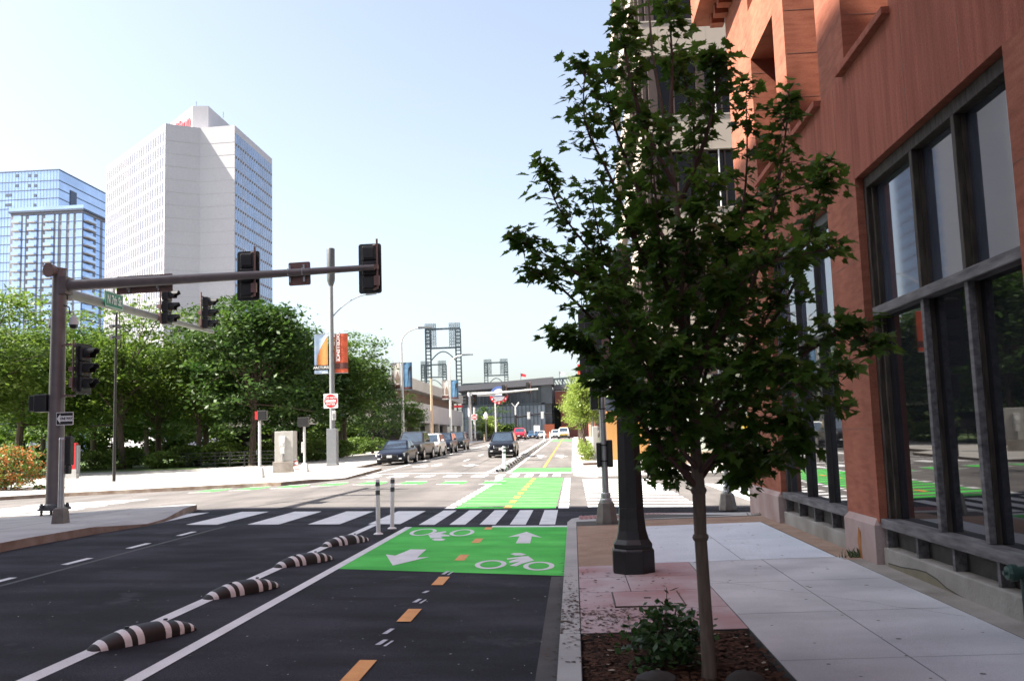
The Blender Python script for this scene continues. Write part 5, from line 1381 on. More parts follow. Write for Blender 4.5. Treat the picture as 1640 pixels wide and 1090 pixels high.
m = MB(); m.tube([(0, 0, .5), (0, 0, 3.1)], .055, 14); m.build('post', galv, t, smooth=True)
m = MB(); m.span(-.2, .2, -.14, .12, 2.5, 2.95); m.build('signal_head', black_pl, t, bevel=.02)
m = MB(); m.span(-.07, .07, -.14, -.055, .95, 1.3); m.build('button_box', black_pl, t, bevel=.02)
# distant red sign on the pavement, and a blue tarp bundle by the tower
x = xat(937, 66, 4); t = thing('red_sign', 'small red shop sign hanging above the far right pavement', 'sign', (1.35, 66, zfar(1, 66)))
m = MB(); m.span(-.85, 0, -.06, .06, zat(603, 1, 66)-.4, zat(583, 1, 66)-.4); m.build('panel', sign_red, t)
m = MB(); m.span(-.85, .2, -.05, .05, zat(606, 1, 66)-.4, zat(604, 1, 66)-.4); m.tube([(.1, 0, 0), (.1, 0, zat(583, 1, 66))], .06, 8); m.build('bracket', dgrey_m, t)
t = thing('tarp', 'crumpled pale blue tarp lying at the foot of the cream tower', 'tarp', (xat(1190, 41, 0), 41.0, zfar(7, 41)))
m = MB(); n = 14
for j in range(n+1):
    for i in range(n+1):
        a, b_ = i/n*2-1, j/n*2-1; m.v.append((a*.75+rnd.uniform(-.03, .03), b_*.5, max(0, .32*(1-a*a)*(1-b_*b_)+rnd.uniform(-.05, .05))))
for j in range(n):
    for i in range(n): m.f.append((j*(n+1)+i, j*(n+1)+i+1, (j+1)*(n+1)+i+1, (j+1)*(n+1)+i)); m.m.append(0)
m.build('sheet', mat('tarp_blue', (.30, .48, .66), .5, scale=4, col2=(.5, .62, .72)), t)
m = MB(); m.tube([(-.7, -.45, .02), (0, -.56, .03), (.7, -.4, .02)], .012, 6); m.build('cord', sign_white, t)
# ---- railings along the plaza
def railing(pts, label, n_each, hgt=1.0):
    a0 = pts[0]; t = thing('railing', label, 'railing', (a0[0], a0[1], 0))
    r = MB()
    for a, b_ in zip(pts[:-1], pts[1:]):
        za_, zb_ = zleft(*a), zleft(*b_)
        for z in (.28, .52, .76, hgt): r.beam((a[0]-a0[0], a[1]-a0[1], za_+z), (b_[0]-a0[0], b_[1]-a0[1], zb_+z), .05, .05)
    r.build('rail', rail_m, t)
    for a, b_ in zip(pts[:-1], pts[1:]):
        for k in range(n_each):
            q = k/n_each; x, y = a[0]+(b_[0]-a[0])*q, a[1]+(b_[1]-a[1])*q
            m = MB(); m.span(-.04, .04, -.04, .04, -.05, hgt+.08); m.build('post', rail_m, t, (x-a0[0], y-a0[1], zleft(x, y)))
    return t
RP = [hit(u, v, zleft) for u, v in ((-60, 757), (125, 752), (300, 748.5), (440, 745), (520, 735), (592, 721))]
RP = [(p.x, p.y) for p in RP]
railing(RP[1:5], 'low dark railing along the plaza in front of the middle park trees', 6)
railing(RP[4:] + [(RP[5][0]-.4, 120)], 'low dark railing running back beside the parked cars', 9)
railing([(-27.6, 37), (-26.6, 43)], 'short grey railing in front of the orange flowering bush on the left', 4, .95)
railing(RP[:2], 'low dark railing behind the bronze pole and map kiosk', 6)
# ================================================================== VEHICLES (front at -Y, ground at z = 0)
tyre_m = mat('tyre', (.014, .014, .015), .8); rim_m = mat('rim', (.42, .42, .43), .3, metal=.8)
carglass = mat('car_glass', (.02, .035, .055), .03, var=.3, scale=1.5, ior=2.2); trim_m = mat('car_trim', (.012, .012, .013), .5)
head_m = mat('headlight', (.75, .77, .80), .12, var=.1, coat=.6); amber_m = mat('amber_lamp', (.55, .16, .02), .3); chrome = mat('chrome', (.6, .6, .62), .15, metal=1.0)
plate_m = mat('number_plate', (.60, .60, .60), .5); shadow_m = trim_m
def paint(name, c, r=.28): return MATS.get(name) or mat(name, c, r, var=.03, coat=.0, spec=.28)
PROF = {   # y along the car: (y, z low, z top of the lower body, half width)
 'sedan': dict(L=4.85, W=1.84, H=1.45, st=[(-2.42, .33, .58, .62), (-2.36, .26, .68, .78), (-2.1, .20, .76, .89), (-1.3, .18, .90, .92), (-.75, .18, .95, .92), (1.2, .18, .98, .92), (1.9, .20, 1.0, .90), (2.3, .26, .95, .82), (2.42, .40, .85, .72)],
                wind=(-.85, -.05), roof=(-.05, .85), rear=1.65, belt=.95, tw=.64, rw=.33, axle=(-1.45, 1.38)),
 'suv': dict(L=4.6, W=1.86, H=1.70, st=[(-2.3, .40, .72, .66), (-2.24, .32, .86, .80), (-2.0, .25, .96, .90), (-1.35, .23, 1.05, .93), (-.85, .23, 1.09, .93), (1.3, .23, 1.10, .93), (2.0, .25, 1.10, .92), (2.24, .32, 1.05, .88), (2.3, .45, .9, .8)],
                wind=(-1.0, -.3), roof=(-.3, 1.65), rear=2.15, belt=1.07, tw=.66, rw=.36, axle=(-1.38, 1.38)),
 'pickup': dict(L=5.7, W=2.0, H=1.92, st=[(-2.85, .48, .88, .76), (-2.78, .40, 1.04, .90), (-2.5, .34, 1.14, .98), (-1.7, .32, 1.19, 1.0), (-1.1, .32, 1.22, 1.0), (1.0, .32, 1.22, 1.0), (2.5, .36, 1.22, 1.0), (2.8, .42, 1.2, .98), (2.85, .5, 1.1, .94)],
                wind=(-1.2, -.55), roof=(-.55, .95), rear=1.25, belt=1.19, tw=.76, rw=.40, axle=(-1.75, 1.75))}
def car(kind, loc, rz, label, pname, col, group=None, light=None, plate=True, extras=None):
    P = PROF[kind]; t = thing('parked_car' if group else 'car', label, 'pickup truck' if kind == 'pickup' else 'car', loc, rz, group)
    pm = paint(pname, col)
    m = MB(); ns = len(P['st'])
    for y, z0, z1, hw in P['st']:
        zm = z0+(z1-z0)*.55
        half = [(hw*.90, z0), (hw*.985, z0+.10), (hw, zm), (hw*.965, z1-.06), (hw*.86, z1), (hw*.4, z1+.025)]
        ring_ = [(x, z) for x, z in half] + [(-x, z) for x, z in reversed(half)]
        m.v += [(x, y, z) for x, z in ring_]
    nr = 12
    for i in range(ns-1):
        for j in range(nr):
            j2 = (j+1) % nr; m.f.append((i*nr+j, (i+1)*nr+j, (i+1)*nr+j2, i*nr+j2)); m.m.append(0)
    m.f.append(tuple(range(nr))); m.m.append(0); m.f.append(tuple((ns-1)*nr+j for j in reversed(range(nr)))); m.m.append(0)
    body = m.build('body', pm, t, smooth=True)
    sub = body.modifiers.new('sub', 'SUBSURF'); sub.levels = 1; sub.render_levels = 1
    # cabin
    hb, ht_ = P['W']/2*.90, P['tw']; zb, zr = P['belt']-.03, P['H']; y0, y1 = P['wind']; y2, y3 = P['roof'][1], P['rear']
    C = [(-hb, y0, zb), (hb, y0, zb), (hb, y3, zb), (-hb, y3, zb), (-ht_, y1, zr-.03), (ht_, y1, zr-.03), (ht_, y2, zr-.03), (-ht_, y2, zr-.03)]
    m = MB(); m.hexa(C); m.build('cabin', pm, t, bevel=.05, seg=3)
    m = MB(); m.hexa([(-ht_*.97, y1+.06, zr-.035), (ht_*.97, y1+.06, zr-.035), (ht_*.97, y2-.05, zr-.035), (-ht_*.97, y2-.05, zr-.035), (-ht_*.8, y1+.2, zr), (ht_*.8, y1+.2, zr), (ht_*.8, y2-.2, zr), (-ht_*.8, y2-.2, zr)]); m.build('roof', pm, t, bevel=.02)
    C = [Vector(c) for c in C]
    def pane(name, a, b_, c, d, ins, off):
        ctr = (a+b_+c+d)/4; nn = (b_-a).cross(d-a).normalized()
        q = [ctr+(p-ctr)*ins+nn*off for p in (a, b_, c, d)]; q2 = [p-nn*.03 for p in q]
        m = MB(); m.hexa(q2+q); return m.build(name, carglass, t)
    pane('windscreen', C[0], C[1], C[5], C[4], .84, .012)
    pane('rear_window', C[2], C[3], C[7], C[6], .86, .012)
    for s_, (a, b_, c, d) in ((1, (C[1], C[2], C[6], C[5])), (-1, (C[3], C[0], C[4], C[7]))):
        mid0, mid1 = (a+b_)/2, (c+d)/2
        pane('side_window', a+(b_-a)*.02, mid0, mid1, d, .86, .01); pane('side_window', mid0, b_, c, mid1, .84, .01)
    yf = P['st'][0][0]; zb0, zt0 = P['st'][0][1], P['st'][0][2]; hw = P['st'][1][3]
    m = MB(); m.span(-hw*.72, hw*.72, yf-.02, yf+.18, zb0-.05, zb0+.13); m.build('lower_grille', trim_m, t, bevel=.02)
    m = MB(); m.span(-hw*.56, hw*.56, yf-.03, yf+.15, zt0-.14, zt0-.01); gr = m.build('grille', trim_m, t, bevel=.015)
    m = MB(); m.span(-hw*.56, hw*.56, yf-.04, yf-.025, zt0-.05, zt0-.03); m.span(-hw*.56, hw*.56, yf-.04, yf-.025, zt0-.12, zt0-.105); m.build('grille_bar', chrome if kind != 'sedan' else trim_m, gr)
    for s_ in (-1, 1):
        yA, yB = P['st'][1][0], P['st'][2][0]; zA = P['st'][1][2]; wA, wB = hw*.60, P['st'][2][3]*.985
        m = MB(); m.hexa([(s_*wA, yA-.06, zA-.23), (s_*wB, yB-.08, zA-.17), (s_*(wB-.1), yB+.1, zA-.17), (s_*wA, yA+.1, zA-.23), (s_*wA, yA-.04, zA-.07), (s_*wB, yB-.06, zA+.01), (s_*(wB-.1), yB+.1, zA+.01), (s_*wA, yA+.1, zA-.07)])
        hl = m.build('headlight', head_m, t)
        if light:
            m = MB(); m.box((s_*wB*.93, yB-.12, zA-.10), (.10, .14, .12)); m.build('indicator', amber_m, hl)
        m = MB(); m.box((s_*hw*.82, yA-.02, zb0+.04), (.17, .1, .08)); m.build('fog_lamp', head_m, t)
        m = MB(); m.box((s_*(P['W']/2+.10), y0+.30, P['belt']+.10), (.22, .12, .15)); m.build('mirror', pm if light else trim_m, t, bevel=.03)
        for ya in P['axle']:
            xw = s_*(P['W']/2-.09)
            m = MB(); m.tube([(xw-.11*s_, ya, P['rw']), (xw+.10*s_, ya, P['rw'])], P['rw'], 22); wh = m.build('wheel', tyre_m, t, bevel=.03)
            m = MB(); m.tube([(xw+.06*s_, ya, P['rw']), (xw+.112*s_, ya, P['rw'])], P['rw']*.66, 16); m.build('rim', rim_m, wh)
            m = MB(); k = 18
            for i in range(k):
                a0, a1 = math.pi*i/k, math.pi*(i+1)/k; r0, r1 = P['rw']*1.0, P['rw']*1.18; X = s_*(P['W']/2+.004); X2 = X-s_*.08
                q = [(X2, ya+r0*math.cos(a0), P['rw']+r0*math.sin(a0)), (X2, ya+r0*math.cos(a1), P['rw']+r0*math.sin(a1)), (X2, ya+r1*math.cos(a1), P['rw']+r1*math.sin(a1)), (X2, ya+r1*math.cos(a0), P['rw']+r1*math.sin(a0))]
                m.hexa(q+[(X, *p[1:]) for p in q])
            m.build('wheel_arch', trim_m, t)
    if plate:
        m = MB(); m.box((0, yf-.045, zb0+.17), (.32, .02, .15)); m.build('number_plate', plate_m, t)
    m = MB(); m.span(-P['W']*.43, P['W']*.43, yf+.15, -yf-.15, .16, .30); m.build('underbody', trim_m, t)
    for s_ in (-1, 1):
        for yv in (y0+.9, (y0+y3)/2+.35):
            m = MB(); m.box((s_*(P['W']/2+.012), yv, P['belt']-.16), (.03, .18, .035)); m.build('door_handle', pm, t)
    if kind != 'sedan':
        for s_ in (-1, 1):
            m = MB(); m.tube([(s_*ht_*.88, y1+.2, zr+.05), (s_*ht_*.88, y2-.1, zr+.05)], .02, 6)
            if kind == 'suv': m.build('roof_rail', trim_m, t)
    if extras: extras(t, P)
    return t
def pk(u, v): return hit(u, v)
def put(kind, x, y, rz, *a, **k): return car(kind, (x, y, zroad(x, y)), rz, *a, **k)
XP = -10.85
gname = 'cars parked along the left kerb'
put('sedan', XP, 55.8, R(-1), 'dark blue sedan at the near end of the parked row', 'paint_navy', (.006, .008, .018), gname)
put('pickup', XP-.1, 62.3, R(-1), 'dark grey pickup parked right behind the dark blue sedan', 'paint_char', (.018, .018, .02), gname)
put('suv', XP+.05, 68.6, R(0), 'white parked car with orange side lamps, third in the row', 'paint_white_car', (.66, .66, .65), gname, light=True)
put('suv', XP, 76.0, R(0), 'very dark blue car behind the white parked car', 'paint_blue', (.007, .012, .028), gname)
put('suv', XP+.1, 84.0, R(0), 'dark grey car at the far end of the parked row', 'paint_slate', (.014, .018, .022), gname)
p = hit(803, 733)
put('suv', p.x, p.y+2.3, R(0), 'dark car driving towards the viewer in the middle of the street', 'paint_black', (.006, .007, .012))
x = xat(831, 128, 1.5); put('suv', x, 130, R(0), 'red car far down the street behind the oncoming dark car', 'paint_red', (.38, .012, .03))
x = xat(853, 150, 1.5); put('sedan', x, 152, R(0), 'small far blue sedan right of the red car', 'paint_teal', (.02, .05, .10))
x = xat(865, 160, 1.5); put('sedan', x, 165, R(0), 'small far white sedan right of the blue sedan', 'paint_white_car', (.66, .66, .65))
def beacon(t, P):
    m = MB(); m.span(-.6, .6, -.2, .1, P['H'], P['H']+.14); m.build('light_bar', amber_m, t)
    m = MB(); m.span(-.8, .8, -2.93, -2.86, .62, .82); m.build('bumper', mat('bumper_yellow', (.45, .30, .03), .5), t)
x = xat(903, 158, 1.5); put('pickup', x, 158, R(0), 'white work truck with a yellow bumper far down the bike lane', 'paint_white_car', (.66, .66, .65), extras=beacon)
x = xat(890, 178, 1.5); put('suv', x, 178, R(0), 'far white van left of the white work truck', 'paint_white_car', (.66, .66, .65))
# ================================================================== TREES AND PLANTS
bark = mat('bark', (.055, .040, .030), .9, scale=5, col2=(.11, .085, .065), bump=.6, bscale=30, stretch=(3, 3, .6))
bark_y = mat('bark_young', (.085, .062, .048), .85, scale=9, col2=(.15, .115, .09), bump=.4, bscale=40, stretch=(3, 3, .7))
leaf_a = mat('leaf_park', (.032, .080, .011), .55, scale=.9, col2=(.11, .18, .024), trans=.45, detail=8)
leaf_b = mat('leaf_park_deep', (.018, .054, .010), .55, scale=.8, col2=(.07, .125, .02), trans=.4, detail=8)
leaf_y = mat('leaf_young', (.13, .20, .025), .55, scale=1.2, col2=(.26, .33, .06), trans=.4, detail=8)
leaf_h = mat('leaf_hedge', (.05, .11, .014), .6, scale=1.6, col2=(.17, .25, .04), trans=.35, detail=8)
leaf_m = mat('leaf_maple', (.034, .080, .012), .5, scale=2.6, col2=(.10, .185, .026), trans=.5, detail=4, spec=.3)
leaf_s = mat('leaf_shrub', (.020, .055, .012), .5, scale=6, col2=(.05, .11, .022), trans=.3)
flower = mat('flower_orange', (.40, .10, .03), .6, scale=4, col2=(.55, .22, .05), trans=.3)

def np_mesh(name, V, F, mats, parent=None, loc=None, mi=None):
    me = bpy.data.meshes.new(name)
    k = F.shape[1]
    me.vertices.add(len(V)); me.vertices.foreach_set('co', V.astype(np.float32).ravel())
    me.loops.add(F.size); me.loops.foreach_set('vertex_index', F.astype(np.int32).ravel())
    me.polygons.add(len(F)); me.polygons.foreach_set('loop_start', np.arange(0, F.size, k, dtype=np.int32))
    try: me.polygons.foreach_set('loop_total', np.full(len(F), k, np.int32))
    except Exception: pass
    for m in (mats if isinstance(mats, list) else [mats]): me.materials.append(m)
    if mi is not None: me.polygons.foreach_set('material_index', np.asarray(mi, np.int32))
    me.update(calc_edges=True); me.validate()
    o = bpy.data.objects.new(name, me); COL.objects.link(o)
    if parent is not None: o.parent = parent
    if loc is not None: o.location = loc
    return o
def leaf_quads(C, size, seed, up=.35, asp=.55):
    # one slightly folded four-point leaf at every centre, facing every way with a lean to the sky
    rs = np.random.RandomState(seed); n = len(C)
    d = rs.normal(size=(n, 3)); d /= np.linalg.norm(d, axis=1)[:, None]
    q = rs.normal(size=(n, 3)); q[:, 2] += up*3; q /= np.linalg.norm(q, axis=1)[:, None]
    s_ = np.cross(q, d); s_ /= np.maximum(1e-6, np.linalg.norm(s_, axis=1)[:, None]); d = np.cross(s_, q)
    L = (size*rs.uniform(.6, 1.35, n))[:, None]; Wd = L*asp*rs.uniform(.7, 1.2, n)[:, None]
    V = np.stack([C-d*L*.5, C+s_*Wd*.5-q*L*.06, C+d*L*.5-q*L*.12, C-s_*Wd*.5-q*L*.06], 1).reshape(-1, 3)
    return V, np.arange(4*n).reshape(n, 4)
def crown_points(seed, rx, ry, rz, ncl, per, cl=.8, shell=.55, low=.82, lobes=7):
    rs = np.random.RandomState(seed)
    lob = rs.normal(size=(lobes, 3)); lob /= np.linalg.norm(lob, axis=1)[:, None]; amp = rs.uniform(.0, .55, lobes)
    P = []
    while len(P) < ncl:
        v = rs.normal(size=3); v /= np.linalg.norm(v); r = rs.uniform(shell**3, 1)**(1/3)
        k = .66+sum(a*max(0, v@l_)**4 for a, l_ in zip(amp, lob))
        p = v*r*k*np.array([rx, ry, rz])
        if p[2] < -rz*low: continue
        P.append(p)
    P = np.array(P)
    C = np.repeat(P, per, 0)+rs.normal(size=(ncl*per, 3))*np.array([cl, cl, cl*.30])*rs.uniform(.6, 1.3, (ncl, 1, 1)).repeat(per, 1).reshape(-1, 1)
    return C, P
def park_tree(name, label, seed, H, rx, rz, leaf, ls=.34, ncl=210, per=42, loc=(0, 0, 0), group=None, tr=.2, base=.16, cl=.55):
    t = thing(name, label, 'tree', loc, 0, group)
    rs = random.Random(seed); cz_ = H-rz
    C, P = crown_points(seed, rx, rx, rz, ncl, per, cl, .35, .93)
    V, F = leaf_quads(C+np.array([0, 0, cz_]), ls, seed+1, .8)
    np_mesh('crown', V, F, leaf, t)
    m = MB(); m.tube([(0, 0, -.1), (.05, 0, .4), (rs.uniform(-.2, .2), rs.uniform(-.2, .2), cz_*.55), (rs.uniform(-.3, .3), rs.uniform(-.3, .3), cz_+rz*.3)], [tr*1.4, tr, tr*.8, tr*.25], 9)
    for k in range(26):
        p = P[rs.randrange(len(P))]; z0 = cz_*rs.uniform(.45, .95)
        m.tube([(0, 0, z0), (p[0]*.45, p[1]*.45, (z0+p[2]+cz_)/2+.1), (p[0]*.95, p[1]*.95, p[2]+cz_)], [tr*.34, tr*.2, .02], 5)
    m.build('trunk', bark, t, smooth=True)
    return t
leaf_c = mat('leaf_park_light', (.050, .105, .014), .55, scale=.9, col2=(.16, .235, .03), trans=.48, detail=8)
PROT = [park_tree('park_tree', 'x', 21, 9.5, 3.9, 3.9, leaf_c, ls=.25, ncl=210, per=64, cl=.52), park_tree('park_tree', 'x', 33, 10.5, 3.6, 4.4, leaf_a, ls=.27, ncl=240, per=62, cl=.50),
        park_tree('park_tree', 'x', 45, 11.5, 5.2, 5.0, leaf_b, ls=.31, ncl=340, per=60, cl=.62), park_tree('park_tree', 'x', 57, 8.6, 3.5, 3.5, leaf_a, ls=.25, ncl=190, per=62, cl=.48)]
PH = [9.5, 10.5, 11.5, 8.6]
used = [False]*4
def plant(k, u, Y, vtop, label, wide=1.0, group='park trees behind the plaza railing'):
    x = xat(u, Y, 5); gz = zleft(x, Y); h = zat(vtop, x, Y)-gz; s_ = h/PH[k]
    if not used[k]:
        used[k] = True; o = PROT[k]; o.location = (x, Y, gz); o['label'] = label; o['group'] = group
        o.rotation_euler = (0, 0, rnd.uniform(0, 6)); o.scale = (s_*wide, s_*wide, s_)
    else: o = dup(PROT[k], (x, Y, gz), rnd.uniform(0, 6), label, group, (s_*wide, s_*wide, s_))
    return o
plant(0, 30, 64, 478, 'bright green park tree at the left edge of the photo', 1.05)
plant(1, 112, 69, 520, 'park tree right behind the bronze signal pole', .95)
plant(0, 196, 65, 492, 'light green park tree below the green street name sign', 1.0)
plant(3, 255, 71, 540, 'park tree below the sideways traffic signals', 1.15)
plant(0, 318, 67, 512, 'park tree left of the largest dark park tree', .9)
plant(2, 405, 64, 436, 'largest dark park tree, tallest crown beside the white hotel', .98)
plant(2, 483, 73, 492, 'dark park tree just left of the tall banner pole', .95)
plant(1, 552, 77, 528, 'park tree right behind the two banners of the grey pole', 1.05)
plant(2, 596, 85, 566, 'dark park tree above the parked dark blue sedan', .72)
plant(3, 655, 100, 632, 'lowest dark park tree ending beside the nearest curved lamp', 1.1)
plant(2, 70, 92, 500, 'dark park tree in the back row at the far left', 1.0)
plant(2, 235, 94, 520, 'dark park tree in the back row behind the street name sign', 1.1)
plant(1, 440, 98, 520, 'back row park tree filling the gap behind the control cabinet', 1.2)
plant(0, -40, 57, 475, 'park tree cut off by the left edge behind the flowering bush', 1.1)
plant(2, 330, 100, 510, 'dark back row park tree left of the cabinet', 1.2)
plant(3, 545, 100, 560, 'back row park tree behind the do not enter sign', 1.3)
plant(2, 150, 108, 505, 'dark back row park tree behind the bronze pole', 1.2)
for u, lab in ((20, 'farthest park tree filling the background at the left edge'), (105, 'farthest park tree in the background left of the floodlight mast'), (190, 'farthest park tree in the background right of the floodlight mast'), (275, 'farthest park tree in the background below the far signals'), (355, 'farthest park tree in the background left of the lit red hand'), (440, 'farthest park tree in the background above the control cabinet'), (520, 'farthest park tree in the background left of the banner pole base')):
    plant(2, u, 126, 545, lab, 1.5)
# shrubs under the trees
def shrub(label, seed, rx, rz, leaf, ls, ncl, per, loc, group=None, name='shrub', extra=None):
    t = thing(name, label, 'shrub', loc, 0, group)
    C, P = crown_points(seed, rx, rx, rz, ncl, per, .22, .5)
    V, F = leaf_quads(C+np.array([0, 0, rz*.8]), ls, seed+1); mi = None
    if extra: mi = (np.random.RandomState(seed).rand(len(F)) < .35).astype(int)
    np_mesh('foliage', V, F, [leaf, extra] if extra else leaf, t, mi=mi)
    m = MB()
    for k in range(9):
        p = P[k*5 % len(P)]; m.tube([(p[0]*.2, p[1]*.2, -.05), (p[0]*.8, p[1]*.8, p[2]+rz*.8)], [.03, .012], 5)
    m.build('stem', bark, t)
    return t
sh = shrub('x', 71, 1.9, 1.0, leaf_h, .20, 110, 34, (0, 0, 0), 'bright shrubs under the park trees')
first = True
for u, Y, sc in ((150, 64.5, .9), (205, 66, 1.0), (255, 63.5, .8), (305, 66, 1.0), (350, 65, 1.1), (395, 66, .85), (505, 68, 1.0), (545, 73, .9), (580, 84, 1.0), (606, 96, .9), (430, 66, 1.0), (60, 64, 1.0), (90, 112, 2.6), (180, 114, 2.4), (270, 112, 2.6), (360, 110, 2.3), (450, 112, 2.5), (530, 108, 2.2), (10, 110, 2.6), (590, 112, 2.0)):
    x = xat(u, Y, 1); lab = 'bright green shrub growing behind the plaza railing under the park trees'
    if first: sh.location = (x, Y, zleft(x, Y)); sh['label'] = lab; sh.scale = (sc,)*3; first = False
    else: dup(sh, (x, Y, zleft(x, Y)), rnd.uniform(0, 6), lab, None, sc)
x = xat(14, 41, 1); shrub('orange flowering bush behind the short grey railing at the left edge', 83, 1.9, 1.25, leaf_h, .15, 150, 40, (x, 41, zleft(x, 41)), None, 'flowering_bush', flower)
x = xat(-50, 42, 1); shrub('orange flowering bush mostly outside the left edge of the photo', 85, 1.7, 1.0, leaf_h, .16, 110, 36, (x, 42.5, zleft(x, 42)), None, 'flowering_bush', flower)
# young street trees on the right
yt = park_tree('street_tree', 'x', 91, 5.4, 1.25, 2.0, leaf_y, .15, 110, 46, (0, 0, 0), 'young street trees along the far right pavement', .05, cl=.26)
labs = ['nearest young yellow green street tree left of the silver pole', 'second young street tree in the row on the right pavement', 'third young street tree in the row on the right pavement'] + ['young street tree far back in the row along the right pavement']*5
for k, y in enumerate((53.5, 61.5, 69.5, 78, 87, 97, 108, 121)):
    hs = (1.0, 1.06, 1.1, 1.15, 1.2, 1.2, 1.25, 1.3)[k]; x = .75
    if k == 0: yt.location = (x, y, zfar(x, y)); yt['label'] = labs[0]; yt.scale = (hs,)*3
    else: dup(yt, (x, y, zfar(x, y)), rnd.uniform(0, 6), labs[k], None, hs)
ys_ = shrub('x', 95, .38, .55, leaf_y, .12, 40, 20, (0, 0, 0), 'low plants at the feet of the street trees')
for k, y in enumerate((52, 60, 68, 76)):
    lab = 'low yellow green plant at the foot of a young street tree'
    if k == 0: ys_.location = (.8, y, zfar(.8, y)); ys_['label'] = lab
    else: dup(ys_, (.8, y, zfar(.8, y)), rnd.uniform(0, 6), lab)
t = thing('planter_post', 'pale stone block at the foot of the nearest young street tree', 'stone block', (1.25, 52.0, zfar(1.2, 52)))
m = MB(); m.span(-.22, .22, -.22, .22, 0, .12); m.build('foot', conc, t, bevel=.02)
m = MB(); m.span(-.16, .16, -.16, .16, .12, 1.9); m.build('shaft', conc, t, bevel=.03)
# small trees by the ballpark
for u, Y, vt, seed, rx, lf, lab in ((776, 170, 640, 101, 3.2, leaf_b, 'dark narrow tree in front of the ballpark glass'), (783, 160, 664, 103, 2.6, leaf_y, 'pale green small tree in front of the ballpark glass'), (812, 172, 676, 105, 2.4, leaf_b, 'low dark tree right of the pale green one at the ballpark')):
    x = xat(u, Y, 3); gz = zroad(x, Y); h = zat(vt, x, Y)-gz
    park_tree('small_tree', lab, seed, h, rx, h*.44, lf, .42, 60, 34, (x, Y, gz), 'small trees before the ballpark', .12)
x = xat(806, 200, 2)

# ------------------------------------------------------------------ the young maple in the pavement pit
TX, TY = 0.78, 5.86
tz = 0.10
mt = thing('maple_tree', 'young maple tree with dark lobed leaves growing in the mulched pavement pit', 'tree', (TX, TY, tz))
def at_tree(u, v, dy=0.0):
    p = atY(u, v, TY+dy); return Vector((p.x-TX, p.y-TY, p.z-tz))
rs = random.Random(5)
trunk = [Vector((0, 0, -.12)), at_tree(1135, 1060), at_tree(1128, 950), at_tree(1122, 860), at_tree(1119, 785), at_tree(1112, 690), at_tree(1102, 560), at_tree(1092, 400), at_tree(1072, 240), at_tree(1045, 90), at_tree(1035, -40)]
m = MB(); m.tube(trunk, [.055, .044, .040, .039, .042, .032, .029, .022, .015, .009, .004], 12)
for z_ in (5, 4): m.lathe([(.044, -.02), (.052, 0), (.045, .02)], 10, 0, tuple(trunk[3 if z_ == 5 else 4]))
m.build('trunk', bark_y, mt, smooth=True)
twig_m = mat('twig', (.07, .035, .028), .8)
